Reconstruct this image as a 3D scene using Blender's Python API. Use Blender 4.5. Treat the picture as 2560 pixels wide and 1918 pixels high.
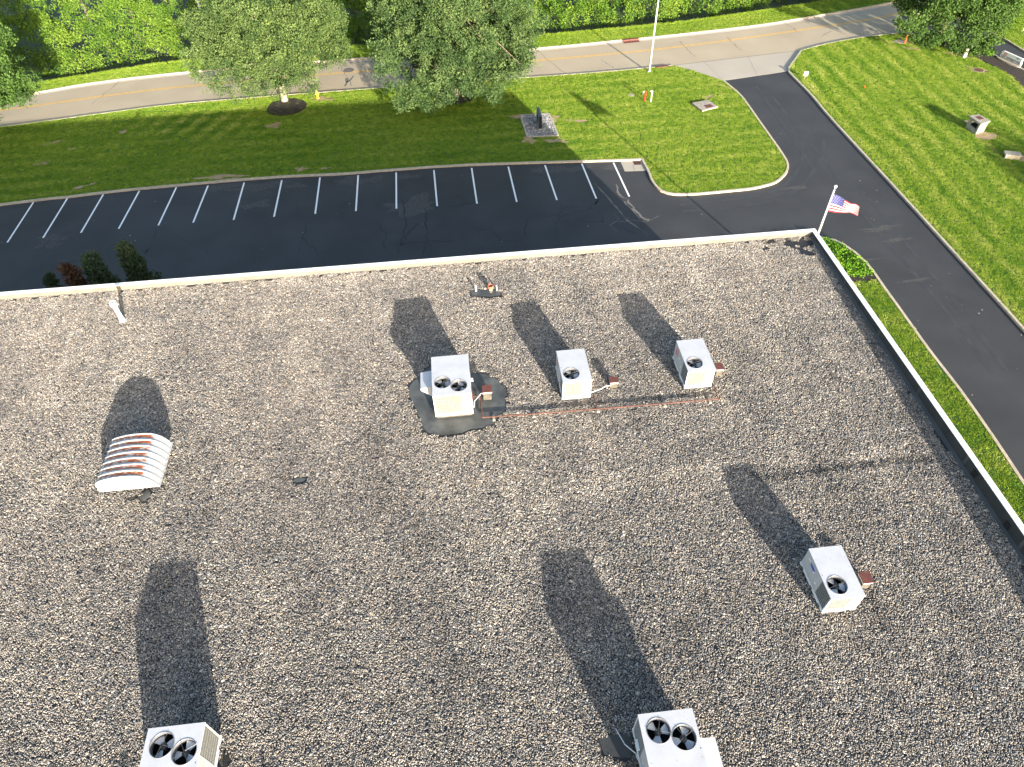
import bpy, bmesh, math, random
import numpy as np
from mathutils import Vector, Matrix
from mathutils.geometry import tessellate_polygon

random.seed(7); rng = np.random.default_rng(7)
scene = bpy.context.scene
for o in list(bpy.data.objects): bpy.data.objects.remove(o)

# ------------------------------------------------------------------ camera (solved from the photograph)
FOC, CAMH = 1693.2, 25.8344
CR = Vector((0.99444718, -0.10358555, -0.01856961)); CU = Vector((0.08872357, 0.73035294, 0.67728333)); CF = Vector((0.0565944, 0.67517006, -0.7354879))
cam = bpy.data.cameras.new('camera'); cam.sensor_width = 36; cam.lens = FOC / 2560 * 36; cam.clip_end = 3000; cam.clip_start = .5
camo = bpy.data.objects.new('camera', cam); scene.collection.objects.link(camo)
m = Matrix.Identity(4)
for i in range(3):
    m[i][0] = CR[i]; m[i][1] = CU[i]; m[i][2] = -CF[i]
m[2][3] = CAMH
camo.matrix_world = m
scene.camera = camo
# ------------------------------------------------------------------ sky, sun, exposure
SX, SY = -1.4532, 4.4119                       # shadow offset per metre of height
ELEV = math.atan2(1, math.hypot(SX, SY)); AZ = math.atan2(-SX, -SY)
w = bpy.data.worlds.new("World"); scene.world = w; w.use_nodes = True
nt = w.node_tree; bg = nt.nodes['Background']; sky = nt.nodes.new('ShaderNodeTexSky')
sky.sky_type = 'NISHITA'; sky.sun_disc = False; sky.sun_elevation = ELEV; sky.sun_rotation = AZ
sky.air_density = 1.0; sky.dust_density = 2.5; sky.altitude = 200
nt.links.new(sky.outputs[0], bg.inputs[0]); bg.inputs[1].default_value = 0.135
sl = bpy.data.lights.new('sun', 'SUN'); sl.energy = 4.8; sl.angle = math.radians(.53); sl.color = (1.0, .915, .80)
so = bpy.data.objects.new('sun', sl); scene.collection.objects.link(so)
so.rotation_euler = Vector((SX, SY, -1)).to_track_quat('-Z', 'Y').to_euler()
so.location = (30, -60, 60)
vs = scene.view_settings; vs.view_transform = 'Standard'; vs.look = 'None'; vs.gamma = 1; vs.use_curve_mapping = False; vs.exposure = 1.8
scene.render.resolution_x = 1024; scene.render.resolution_y = 767

# ------------------------------------------------------------------ photo geometry helpers: a point on a known plane
def G(px, py, z=0.0):
    d = CR * ((px - 1280) / FOC) - CU * ((py - 959) / FOC) + CF
    t = (z - CAMH) / d.z
    return Vector((d.x * t, d.y * t, z))
def proj(X, Y, Z):
    X = np.asarray(X, float); Y = np.asarray(Y, float); Z = np.asarray(Z, float) - CAMH
    z = X * CF.x + Y * CF.y + Z * CF.z
    return 1280 + FOC * (X * CR.x + Y * CR.y + Z * CR.z) / z, 959 - FOC * (X * CU.x + Y * CU.y + Z * CU.z) / z, z
def in_view(X, Y, Z, m=.1):
    px, py, z = proj(X, Y, Z)
    return (z > 1) & (px > -2560 * m) & (px < 2560 * (1 + m)) & (py > -1918 * m) & (py < 1918 * (1 + m))
HR, YF, XR, CW = 7.4978, 24.786, 16.242, .204     # roof parapet height, front edge, right edge, coping width
def hroof(y): return HR - .219 - .0217 * (YF - y)
def GR(px, py, dz=0.0):                            # point on the sloping roof
    a = G(px, py, 7.2)
    for _ in range(6): a = G(px, py, hroof(a.y) + dz)
    return a

# ------------------------------------------------------------------ object helpers
COL = scene.collection
def tag(o, label=None, cat=None, group=None, kind=None):
    if label: o['label'] = label
    if cat: o['category'] = cat
    if group: o['group'] = group
    if kind: o['kind'] = kind
    return o
def empty(name, loc=(0, 0, 0), rz=0, label=None, cat=None, group=None):
    o = bpy.data.objects.new(name, None); COL.objects.link(o); o.location = loc; o.rotation_euler = (0, 0, rz); o.empty_display_size = .2
    return tag(o, label, cat, group)
def dup(o, parent=None):
    c = o.copy(); COL.objects.link(c); c.parent = parent
    for ch in list(o.children): dup(ch, c)
    return c
class MB:
    def __init__(s): s.v = []; s.f = []; s.mi = []; s.cur = 0
    def add(s, vs, fs):
        n = len(s.v); s.v += [tuple(v) for v in vs]; s.f += [tuple(n + i for i in f) for f in fs]; s.mi += [s.cur] * len(fs); return s
    def box(s, x0, y0, z0, x1, y1, z1, top=True, bottom=True):
        vs = [(x0, y0, z0), (x1, y0, z0), (x1, y1, z0), (x0, y1, z0), (x0, y0, z1), (x1, y0, z1), (x1, y1, z1), (x0, y1, z1)]
        fs = [(0, 1, 5, 4), (1, 2, 6, 5), (2, 3, 7, 6), (3, 0, 4, 7)]
        if top: fs.append((4, 5, 6, 7))
        if bottom: fs.append((3, 2, 1, 0))
        return s.add(vs, fs)
    def prism(s, poly, z0, z1, top=True, bottom=False, side=True):
        poly = [(p[0], p[1]) for p in poly]; n = len(poly)
        A = sum(poly[i][0] * poly[(i + 1) % n][1] - poly[(i + 1) % n][0] * poly[i][1] for i in range(n))
        if A < 0: poly = poly[::-1]
        tri = tessellate_polygon([[Vector((p[0], p[1], 0)) for p in poly]])
        fix = []
        for a, b, c in tri:
            pa, pb, pc = poly[a], poly[b], poly[c]
            cr = (pb[0] - pa[0]) * (pc[1] - pa[1]) - (pb[1] - pa[1]) * (pc[0] - pa[0])
            fix.append((a, b, c) if cr > 0 else (a, c, b))
        f0 = z0 if callable(z0) else (lambda x, y: z0)
        f1 = z1 if callable(z1) else (lambda x, y: z1)
        vs = [(x, y, f0(x, y)) for x, y in poly] + [(x, y, f1(x, y)) for x, y in poly]
        fs = []
        if top: fs += [(a + n, b + n, c + n) for a, b, c in fix]
        if bottom: fs += [(c, b, a) for a, b, c in fix]
        if side: fs += [(i, (i + 1) % n, (i + 1) % n + n, i + n) for i in range(n)]
        if not side:
            if bottom and not top: vs = vs[:n]
            elif top and not bottom: vs = vs[n:]; fs = [tuple(i - n for i in f) for f in fs]
        return s.add(vs, fs)
    def tube(s, pts, r, n=8, caps=True):
        pts = [Vector(p) for p in pts]; rs = r if isinstance(r, (list, tuple)) else [r] * len(pts); vs = []; fs = []
        for i, p in enumerate(pts):
            d = (pts[min(i + 1, len(pts) - 1)] - pts[max(i - 1, 0)]).normalized()
            a = d.orthogonal().normalized() if i == 0 else (a - d * a.dot(d)).normalized()
            b = d.cross(a)
            for k in range(n):
                t = 2 * math.pi * k / n; vs.append(p + (a * math.cos(t) + b * math.sin(t)) * rs[i])
        for i in range(len(pts) - 1):
            for k in range(n):
                fs.append((i * n + k, i * n + (k + 1) % n, (i + 1) * n + (k + 1) % n, (i + 1) * n + k))
        if caps: fs += [tuple(range(n))[::-1], tuple((len(pts) - 1) * n + k for k in range(n))]
        return s.add(vs, fs)
    def lathe(s, prof, cx=0, cy=0, n=20, cap=False):
        vs = []; fs = []
        for r, z in prof:
            for k in range(n):
                t = 2 * math.pi * k / n; vs.append((cx + r * math.cos(t), cy + r * math.sin(t), z))
        for i in range(len(prof) - 1):
            for k in range(n): fs.append((i * n + k, i * n + (k + 1) % n, (i + 1) * n + (k + 1) % n, (i + 1) * n + k))
        if cap: fs.append(tuple((len(prof) - 1) * n + k for k in range(n)))
        return s.add(vs, fs)
    def ribbon(s, pts, wd, z=None, jit=0):
        pts = [Vector(p) for p in pts]; vs = []; fs = []
        for i, p in enumerate(pts):
            d = (pts[min(i + 1, len(pts) - 1)] - pts[max(i - 1, 0)]); d.z = 0; d.normalize(); nrm = Vector((-d.y, d.x, 0))
            wa = wd / 2 * (1 + random.uniform(-jit, jit)); zz = p.z if z is None else z
            vs += [(p.x + nrm.x * wa, p.y + nrm.y * wa, zz), (p.x - nrm.x * wa, p.y - nrm.y * wa, zz)]
        for i in range(len(pts) - 1): fs.append((2 * i + 1, 2 * i + 3, 2 * i + 2, 2 * i))
        return s.add(vs, fs)
    def build(s, name, mat, parent=None, smooth=False, bevel=0, **kw):
        me = bpy.data.meshes.new(name); me.from_pydata(s.v, [], s.f); 
        for mm in (mat if isinstance(mat, (list, tuple)) else [mat]): me.materials.append(mm)
        if isinstance(mat, (list, tuple)): me.polygons.foreach_set('material_index', s.mi)
        if smooth: me.polygons.foreach_set('use_smooth', [True] * len(me.polygons))
        me.update(); o = bpy.data.objects.new(name, me); COL.objects.link(o); o.parent = parent
        if bevel:
            b = o.modifiers.new('bevel', 'BEVEL'); b.width = bevel; b.segments = 2; b.limit_method = 'ANGLE'
        return tag(o, **kw)
def smooth_path(pts, step=.5):
    P = [Vector((p[0], p[1], 0)) for p in pts]; out = []
    for i in range(len(P) - 1):
        p0 = P[max(i - 1, 0)]; p1 = P[i]; p2 = P[i + 1]; p3 = P[min(i + 2, len(P) - 1)]
        n = max(1, min(30, int((p2 - p1).length / step)))
        for k in range(n):
            t = k / n
            out.append(.5 * ((2 * p1) + (p2 - p0) * t + (2 * p0 - 5 * p1 + 4 * p2 - p3) * t * t + (3 * p1 - p0 - 3 * p2 + p3) * t ** 3))
    out.append(P[-1]); return out
def offset(path, d):
    o = []
    for i, p in enumerate(path):
        t = path[min(i + 1, len(path) - 1)] - path[max(i - 1, 0)]; t.z = 0; t.normalize(); o.append(Vector((p.x - t.y * d, p.y + t.x * d, p.z)))
    return o
def blob(cx, cy, rx, ry, rot=0, n=26, rough=.18, seed=0):
    r = random.Random(seed); ph = [r.uniform(0, 6.28) for _ in range(5)]; am = [r.uniform(.3, 1) for _ in range(5)]; out = []
    for i in range(n):
        t = 2 * math.pi * i / n
        k = 1 + rough * sum(am[j] * math.sin((j + 2) * t + ph[j]) for j in range(5)) / 2 + r.uniform(-.5, .5) * rough * .5
        x = rx * k * math.cos(t); y = ry * k * math.sin(t)
        out.append((cx + x * math.cos(rot) - y * math.sin(rot), cy + x * math.sin(rot) + y * math.cos(rot)))
    return out
def inside(X, Y, poly):
    res = np.zeros(len(X), bool); n = len(poly); j = n - 1
    for i in range(n):
        xi, yi = poly[i][0], poly[i][1]; xj, yj = poly[j][0], poly[j][1]
        if yi != yj:
            c = ((yi > Y) != (yj > Y)) & (X < (xj - xi) * (Y - yi) / (yj - yi) + xi); res ^= c
        j = i
    return res
def noise2(X, Y, scale, seed, octs=3):
    r = np.random.default_rng(seed); out = np.zeros(len(X)); amp = 1; tot = 0
    for o in range(octs):
        for _ in range(7):
            a = r.uniform(0, 6.28); f = 2 * math.pi / scale * (2 ** o) * r.uniform(.6, 1.4)
            out += amp * np.sin((X * math.cos(a) + Y * math.sin(a)) * f + r.uniform(0, 6.28))
        tot += amp * 2.6; amp *= .6
    return out / tot

# ------------------------------------------------------------------ materials
def mat(name, col, rough=.8, metal=0, noise=None, bump=None, spec=.5, stops=None, detail=4, coord='Object', trans=0):
    """noise=(scale, strength): mottles the base colour; bump=(scale, strength, distance)"""
    mt = bpy.data.materials.new(name); mt.use_nodes = True; N = mt.node_tree.nodes; L = mt.node_tree.links; b = N['Principled BSDF']
    b.inputs['Roughness'].default_value = rough; b.inputs['Metallic'].default_value = metal; b.inputs['Specular IOR Level'].default_value = spec
    b.inputs['Base Color'].default_value = (*col, 1); tc = N.new('ShaderNodeTexCoord')
    if noise:
        nz = N.new('ShaderNodeTexNoise'); nz.inputs['Scale'].default_value = noise[0]; nz.inputs['Detail'].default_value = detail; L.new(tc.outputs[coord], nz.inputs['Vector'])
        cr = N.new('ShaderNodeValToRGB'); cr.color_ramp.elements[0].position = .3; cr.color_ramp.elements[1].position = .7
        if stops: cols = stops
        else: cols = [tuple(c * (1 - noise[1]) for c in col), tuple(min(1, c * (1 + noise[1])) for c in col)]
        cr.color_ramp.elements[0].color = (*cols[0], 1); cr.color_ramp.elements[1].color = (*cols[1], 1)
        L.new(nz.outputs['Fac'], cr.inputs[0])
        if len(noise) > 2:                                   # second, larger-scale mottling
            n2 = N.new('ShaderNodeTexNoise'); n2.inputs['Scale'].default_value = noise[2]; n2.inputs['Detail'].default_value = 5; L.new(tc.outputs[coord], n2.inputs['Vector'])
            mr = N.new('ShaderNodeMapRange'); mr.inputs['From Min'].default_value = .3; mr.inputs['From Max'].default_value = .7
            mr.inputs['To Min'].default_value = 1 - noise[3]; mr.inputs['To Max'].default_value = 1 + noise[3]; L.new(n2.outputs['Fac'], mr.inputs['Value'])
            mx = N.new('ShaderNodeVectorMath'); mx.operation = 'SCALE'; L.new(cr.outputs[0], mx.inputs[0]); L.new(mr.outputs[0], mx.inputs['Scale']); L.new(mx.outputs[0], b.inputs['Base Color'])
        else: L.new(cr.outputs[0], b.inputs['Base Color'])
    if bump:
        bz = N.new('ShaderNodeTexNoise'); bz.inputs['Scale'].default_value = bump[0]; bz.inputs['Detail'].default_value = 5; L.new(tc.outputs[coord], bz.inputs['Vector'])
        bp = N.new('ShaderNodeBump'); bp.inputs['Strength'].default_value = bump[1]; bp.inputs['Distance'].default_value = bump[2]; L.new(bz.outputs['Fac'], bp.inputs['Height']); L.new(bp.outputs[0], b.inputs['Normal'])
    return mt
def tone_mat(name, cols, trans=.22, rough=.6, rnd=.35, vcol=False, spec=.2):
    """foliage / pebbles on instances: colour ramp driven by the instance's own tone, plus a random part per instance"""
    mt = bpy.data.materials.new(name); mt.use_nodes = True; N = mt.node_tree.nodes; L = mt.node_tree.links; b = N['Principled BSDF']; out = N['Material Output']
    at = N.new('ShaderNodeAttribute'); at.attribute_type = 'INSTANCER'; at.attribute_name = 'tone'
    oi = N.new('ShaderNodeObjectInfo'); ma = N.new('ShaderNodeMath'); ma.operation = 'MULTIPLY_ADD'; ma.inputs[1].default_value = rnd
    L.new(oi.outputs['Random'], ma.inputs[0]); L.new(at.outputs['Fac'], ma.inputs[2])
    ms = N.new('ShaderNodeMath'); ms.operation = 'SUBTRACT'; ms.inputs[1].default_value = rnd / 2; L.new(ma.outputs[0], ms.inputs[0])
    fac = ms.outputs[0]
    if vcol:
        va = N.new('ShaderNodeAttribute'); va.attribute_name = 'col'
        m2 = N.new('ShaderNodeMath'); m2.operation = 'MULTIPLY_ADD'; m2.inputs[1].default_value = .5; L.new(va.outputs['Fac'], m2.inputs[0]); L.new(fac, m2.inputs[2])
        m3 = N.new('ShaderNodeMath'); m3.operation = 'SUBTRACT'; m3.inputs[1].default_value = .25; L.new(m2.outputs[0], m3.inputs[0]); fac = m3.outputs[0]
    cr = N.new('ShaderNodeValToRGB'); el = cr.color_ramp.elements
    for i, (p, c) in enumerate(cols):
        if i < 2: e = el[i]; e.position = p
        else: e = el.new(p)
        e.color = (*c, 1)
    L.new(fac, cr.inputs[0]); L.new(cr.outputs[0], b.inputs['Base Color']); b.inputs['Roughness'].default_value = rough; b.inputs['Specular IOR Level'].default_value = spec
    if trans:
        tr = N.new('ShaderNodeBsdfTranslucent'); L.new(cr.outputs[0], tr.inputs[0]); mx = N.new('ShaderNodeMixShader'); mx.inputs[0].default_value = trans
        L.new(b.outputs[0], mx.inputs[1]); L.new(tr.outputs[0], mx.inputs[2]); L.new(mx.outputs[0], out.inputs[0])
    return mt
M = {}
M['asphalt'] = mat('asphalt', (.031, .0315, .033), .75, noise=(60, .22, .35, .22), bump=(90, .5, .01), coord='Object')
M['asphalt_dark'] = mat('sealed_asphalt', (.010, .010, .011), .6)
M['asphalt_pale'] = mat('worn_asphalt_and_glint', (.14, .13, .115), .85, noise=(8, .35))
M['road'] = mat('road_concrete', (.36, .30, .21), .85, noise=(40, .08, .25, .09), bump=(60, .3, .005))
M['gutter'] = mat('gutter_concrete', (.46, .39, .30), .85, noise=(6, .1))
M['joint'] = mat('joint_filler', (.12, .11, .1), .9)
M['apron'] = mat('apron_concrete', (.36, .32, .26), .85, noise=(30, .06, .3, .07))
M['curb'] = mat('curb_concrete', (.44, .37, .28), .85, noise=(5, .18), bump=(50, .4, .01))
M['paint'] = mat('white_paint', (.78, .78, .76), .6, noise=(14, .1))
M['yellow'] = mat('yellow_paint', (.62, .36, .06), .7, noise=(5, .2))
M['soil'] = mat('bare_soil', (.34, .24, .14), .95, noise=(9, .25), bump=(20, .8, .03))
M['mulch'] = mat('mulch', (.030, .022, .018), .95, noise=(14, .6), bump=(25, 1, .06))
M['lawn_base'] = mat('lawn_soil', (.06, .12, .015), .95, noise=(25, .3), bump=(12, 1, .05))
M['ground'] = mat('ground_soil', (.05, .07, .03), .95, noise=(.5, .3))
M['deck'] = mat('roof_felt', (.050, .049, .048), .95, noise=(30, .6), bump=(22, 1, .04))
M['membrane'] = mat('rubber_membrane', (.062, .066, .064), .55, noise=(2.2, .45), bump=(4, .25, .03))
M['membrane_wall'] = mat('parapet_membrane', (.155, .142, .12), .8, noise=(1.6, .15), bump=(3, .3, .02))
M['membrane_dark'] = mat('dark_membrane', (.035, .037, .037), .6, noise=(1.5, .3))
M['tar'] = mat('tar', (.012, .012, .012), .45, bump=(15, .5, .02))
M['coping'] = mat('white_coping', (.80, .80, .78), .45, noise=(2, .04))
M['wall'] = mat('wall_panel', (.45, .40, .33), .8, noise=(1, .1))
M['unit'] = mat('unit_paint', (.46, .465, .48), .55, noise=(2.5, .07), bump=(2.5, .15, .01))
M['unit_white'] = mat('unit_white_paint', (.68, .68, .66), .5, noise=(3, .05))
M['unit_side'] = mat('unit_side_paint', (.42, .42, .42), .55, noise=(3, .06))
M['coil'] = mat('coil_fins', (.135, .136, .118), .8, noise=(60, .35), bump=(110, .9, .01))
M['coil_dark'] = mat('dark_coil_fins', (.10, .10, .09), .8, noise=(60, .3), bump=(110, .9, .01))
M['blade'] = mat('fan_blade_metal', (.52, .53, .54), .4, .3)
M['ring'] = mat('fan_ring_metal', (.20, .20, .205), .5, .2)
M['black'] = mat('black_void', (.008, .008, .008), .9)
M['motor'] = mat('fan_motor', (.03, .03, .03), .6)
M['wire'] = mat('wire_guard', (.12, .12, .12), .5, .5)
M['slot'] = mat('dark_slot', (.03, .03, .032), .8)
M['rustpipe'] = mat('rusty_pipe', (.10, .042, .030), .8, noise=(7, .4))
M['redcap'] = mat('red_brown_cap', (.115, .036, .026), .7, noise=(8, .3))
M['curbwall'] = mat('stained_roof_curb', (.10, .088, .066), .9, noise=(6, .35))
M['galv'] = mat('galvanised_steel', (.55, .56, .57), .45, .5, noise=(9, .1))
M['white'] = mat('white_plastic', (.80, .80, .78), .45)
M['red'] = mat('red_plastic', (.62, .03, .03), .4)
M['blue'] = mat('blue_sticker', (.03, .05, .42), .4)
M['sticker_red'] = mat('faded_red_sticker', (.50, .16, .13), .6)
M['orange'] = mat('orange_plastic', (.75, .12, .02), .4)
M['hydrant'] = mat('yellow_hydrant_paint', (.75, .50, .05), .5)
M['concrete'] = mat('old_concrete', (.30, .265, .21), .9, noise=(4, .22, .8, .1), bump=(25, .5, .01))
M['pole'] = mat('pole_metal', (.62, .62, .60), .45, .3)
M['ironrust'] = mat('rusty_iron', (.12, .04, .03), .8, noise=(12, .4))
M['signblack'] = mat('black_sign_metal', (.012, .014, .018), .35)
M['timber'] = mat('weathered_timber', (.36, .32, .25), .9, noise=(8, .2))
M['bark_pale'] = mat('pale_bark', (.42, .34, .25), .9, noise=(4, .3), bump=(12, .8, .03))
M['bark'] = mat('bark', (.20, .15, .11), .95, noise=(4, .35), bump=(12, 1, .04))
M['ink'] = mat('sign_ink', (.02, .03, .03), .6)
# rusted hood: painted metal with rust along the middle of each panel
def hood_mat():
    mt = bpy.data.materials.new('rusted_hood_paint'); mt.use_nodes = True; N = mt.node_tree.nodes; L = mt.node_tree.links; b = N['Principled BSDF']; b.inputs['Roughness'].default_value = .5
    tc = N.new('ShaderNodeTexCoord'); nz = N.new('ShaderNodeTexNoise'); nz.inputs['Scale'].default_value = 5.5; nz.inputs['Detail'].default_value = 6; nz.inputs['Roughness'].default_value = .6
    mp = N.new('ShaderNodeMapping'); mp.inputs['Scale'].default_value = (1.0, 2.4, 1); L.new(tc.outputs['Object'], mp.inputs[0]); L.new(mp.outputs[0], nz.inputs['Vector'])
    at = N.new('ShaderNodeAttribute'); at.attribute_name = 'rust'
    ad = N.new('ShaderNodeMath'); ad.operation = 'ADD'; L.new(nz.outputs['Fac'], ad.inputs[0]); L.new(at.outputs['Fac'], ad.inputs[1])
    cr = N.new('ShaderNodeValToRGB'); cr.color_ramp.elements[0].position = .93; cr.color_ramp.elements[0].color = (.35, .365, .375, 1)
    cr.color_ramp.elements[1].position = 1.0; cr.color_ramp.elements[1].color = (.26, .07, .022, 1)
    e = cr.color_ramp.elements.new(.965); e.color = (.40, .25, .14, 1)
    L.new(ad.outputs[0], cr.inputs[0]); L.new(cr.outputs[0], b.inputs['Base Color']); return mt
M['hood'] = hood_mat()
LEAF = {
 'a': tone_mat('leaves_grey_green', [(0, (.014, .036, .009)), (.45, (.055, .100, .027)), (1, (.165, .23, .065))], rnd=.55),
 'b': tone_mat('leaves_pale_green', [(0, (.013, .034, .010)), (.45, (.052, .098, .030)), (1, (.15, .215, .068))], rnd=.55),
 'c': tone_mat('leaves_dark_green', [(0, (.028, .065, .014)), (.5, (.060, .120, .024)), (1, (.11, .19, .035))]),
 'w': tone_mat('leaves_bright_green', [(0, (.020, .065, .007)), (.45, (.075, .155, .016)), (1, (.19, .285, .034))], rnd=.5),
 'g': tone_mat('groundcover_leaves', [(0, (.045, .13, .008)), (.5, (.13, .28, .015)), (1, (.26, .42, .03))]),
 'j': tone_mat('juniper_sprays', [(0, (.035, .045, .018)), (.5, (.06, .08, .035)), (1, (.085, .12, .06))], trans=.15),
 'd': tone_mat('dead_juniper_sprays', [(0, (.08, .04, .025)), (.5, (.13, .07, .04)), (1, (.18, .11, .07))], trans=.1),
}
M['grass'] = tone_mat('grass_blades', [(0, (.06, .15, .012)), (.3, (.14, .27, .018)), (.6, (.28, .385, .040)), (1, (.52, .53, .15))], trans=.3, vcol=True, rnd=.16)
PEB = [(0, (.022, .023, .025)), (.2, (.06, .06, .06)), (.34, (.15, .145, .14)), (.42, (.20, .165, .125)), (.50, (.22, .215, .21)), (.60, (.36, .30, .23)), (.68, (.33, .32, .31)), (.78, (.55, .48, .38)), (1, (.78, .74, .66))]
M['pebble'] = tone_mat('gravel_stones', PEB, trans=0, rnd=.08, vcol=True, rough=.75, spec=.3)
M['stone_grey'] = tone_mat('grey_gravel', [(0, (.05, .05, .055)), (.5, (.24, .24, .25)), (1, (.6, .6, .6))], trans=0, rnd=.1, vcol=True, rough=.8)

# ------------------------------------------------------------------ scatter machinery (geometry nodes, instances)
def leaf_cluster(i, n, rad, size, flat=.8, up=0.0):
    r = random.Random(100 + i); mb = MB()
    for _ in range(n):
        while True:
            p = Vector((r.uniform(-1, 1), r.uniform(-1, 1), r.uniform(-1, 1)))
            if p.length < 1: break
        p = p * rad; p.z *= flat
        a = Vector((r.uniform(-1, 1), r.uniform(-1, 1), r.uniform(-.6, .6) + up)).normalized(); b = a.cross(Vector((r.uniform(-1, 1), r.uniform(-1, 1), r.uniform(-1, 1)))).normalized()
        s_ = size * r.uniform(.7, 1.3); c = a.cross(b) * s_ * .15
        mb.add([p, p + a * s_ * .5 + b * s_ * .33 + c, p + a * s_, p + a * s_ * .5 - b * s_ * .33 + c], [(0, 1, 2), (0, 2, 3)])
    return mb
def src_collection(name, meshes, mt, cols=None, smooth=False):
    c = bpy.data.collections.new(name)
    for i, mb in enumerate(meshes):
        me = bpy.data.meshes.new(name); me.from_pydata(mb.v, [], mb.f); me.materials.append(mt)
        if cols:
            at = me.attributes.new('col', 'FLOAT', 'POINT'); at.data.foreach_set('value', cols[i])
        if smooth: me.polygons.foreach_set('use_smooth', [True] * len(me.polygons))
        me.update(); o = bpy.data.objects.new('%s_%02d' % (name, i), me); c.objects.link(o)
    return c
NG = {}
def scatter_group(coll):
    if coll.name in NG: return NG[coll.name]
    g = bpy.data.node_groups.new('scatter_' + coll.name, 'GeometryNodeTree')
    g.interface.new_socket('Geometry', in_out='INPUT', socket_type='NodeSocketGeometry'); g.interface.new_socket('Geometry', in_out='OUTPUT', socket_type='NodeSocketGeometry')
    N = g.nodes; L = g.links; gi = N.new('NodeGroupInput'); go = N.new('NodeGroupOutput'); ip = N.new('GeometryNodeInstanceOnPoints'); ci = N.new('GeometryNodeCollectionInfo')
    ci.inputs['Collection'].default_value = coll; ci.inputs['Separate Children'].default_value = True; ci.inputs['Reset Children'].default_value = True
    def att(n, t):
        a = N.new('GeometryNodeInputNamedAttribute'); a.data_type = t; a.inputs['Name'].default_value = n; return a.outputs['Attribute']
    L.new(gi.outputs[0], ip.inputs['Points']); L.new(ci.outputs[0], ip.inputs['Instance']); ip.inputs['Pick Instance'].default_value = True
    L.new(att('idx', 'INT'), ip.inputs['Instance Index']); L.new(att('rot', 'FLOAT_VECTOR'), ip.inputs['Rotation']); L.new(att('sc', 'FLOAT_VECTOR'), ip.inputs['Scale'])
    L.new(ip.outputs[0], go.inputs[0]); NG[coll.name] = g; return g
def scatter(name, coll, P, sc, tone, parent=None, tilt=.3, flat=None, seed=0, **kw):
    """P (n,3), sc (n,) sizes, tone (n,)"""
    r = np.random.default_rng(seed + 11); n = len(P); me = bpy.data.meshes.new(name); me.vertices.add(n); me.vertices.foreach_set('co', np.asarray(P, np.float32).ravel())
    rot = np.stack([r.uniform(-tilt, tilt, n), r.uniform(-tilt, tilt, n), r.uniform(0, 6.283, n)], 1).astype(np.float32)
    S = np.repeat(np.asarray(sc, np.float32)[:, None], 3, 1)
    if flat is not None: S[:, 2] *= flat
    for nm, ty, fld, dat in (('rot', 'FLOAT_VECTOR', 'vector', rot.ravel()), ('sc', 'FLOAT_VECTOR', 'vector', S.ravel()), ('tone', 'FLOAT', 'value', np.asarray(tone, np.float32)), ('idx', 'INT', 'value', r.integers(0, len(coll.objects), n).astype(np.int32))):
        a = me.attributes.new(nm, ty, 'POINT'); a.data.foreach_set(fld, dat)
    for o_ in list(coll.objects)[:1]: me.materials.append(o_.data.materials[0])
    o = bpy.data.objects.new(name, me); COL.objects.link(o); o.parent = parent
    md = o.modifiers.new('scatter', 'NODES'); md.node_group = scatter_group(coll)
    return tag(o, **kw)
# pebble clusters
def pebble_cluster(i, n, half, r0, r1):
    r = random.Random(i); mb = MB(); cols = []
    bm = bmesh.new(); bmesh.ops.create_icosphere(bm, subdivisions=1, radius=1); base = [v.co.copy() for v in bm.verts]; faces = [[v.index for v in f.verts] for f in bm.faces]; bm.free()
    k = int(math.ceil(math.sqrt(n))); cells = [(a, b) for a in range(k) for b in range(k)]
    for a, b in cells:
        x = (a + .5 + r.uniform(-.45, .45)) / k * 2 * half - half; y = (b + .5 + r.uniform(-.45, .45)) / k * 2 * half - half
        rad = r.uniform(r0, r1) * (1.5 if r.random() < .06 else 1); sx, sy, sz = r.uniform(.8, 1.35), r.uniform(.7, 1.0), r.uniform(.55, .85); an = r.uniform(0, 3.14); z = r.uniform(-.008, .016)
        ca, sa = math.cos(an), math.sin(an); vs = []
        for v in base:
            j = r.uniform(.86, 1.12); X, Y, Z = v.x * sx * j, v.y * sy * j, v.z * sz * j; vs.append((x + (X * ca - Y * sa) * rad, y + (X * sa + Y * ca) * rad, z + Z * rad))
        mb.add(vs, faces); c = min(1, max(0, r.gauss(.46, .35)))
        cols += [c] * len(base)
    return mb, cols
pc = [pebble_cluster(i, 25, .084, .013, .0228) for i in range(18)]
SRC_PEB = src_collection('pebbles', [p[0] for p in pc], M['pebble'], [p[1] for p in pc], smooth=True)
pg = [pebble_cluster(50 + i, 9, .13, .03, .06) for i in range(6)]
SRC_GREY = src_collection('grey_pebbles', [p[0] for p in pg], M['stone_grey'], [p[1] for p in pg])
def tuft(i, n, half, h):
    r = random.Random(300 + i); mb = MB(); cols = []
    for _ in range(n):
        x, y = r.uniform(-half, half), r.uniform(-half, half); a = r.uniform(0, 6.28); hh = h * r.uniform(.5, 1.3); wd = .014; lx, ly = r.uniform(-.035, .035), r.uniform(-.035, .035)
        mb.add([(x - wd * math.cos(a), y - wd * math.sin(a), -.01), (x + wd * math.cos(a), y + wd * math.sin(a), -.01), (x + lx, y + ly, hh)], [(0, 1, 2)])
        c = min(1, max(0, r.gauss(.5, .2))); cols += [c - .1, c - .1, c + .15]
    return mb, cols
tf = [tuft(i, 62, .14, .062) for i in range(10)]
SRC_TUFT = src_collection('tufts', [p[0] for p in tf], M['grass'], [p[1] for p in tf])
SRC = {k: src_collection('leafage_' + k, [leaf_cluster(i + ord(k), n, rad, sz) for i in range(5)], LEAF[k]) for k, n, rad, sz in
       (('a', 26, .42, .15), ('b', 26, .42, .17), ('c', 24, .42, .19), ('w', 24, .45, .20), ('g', 18, .22, .14))}
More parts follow.
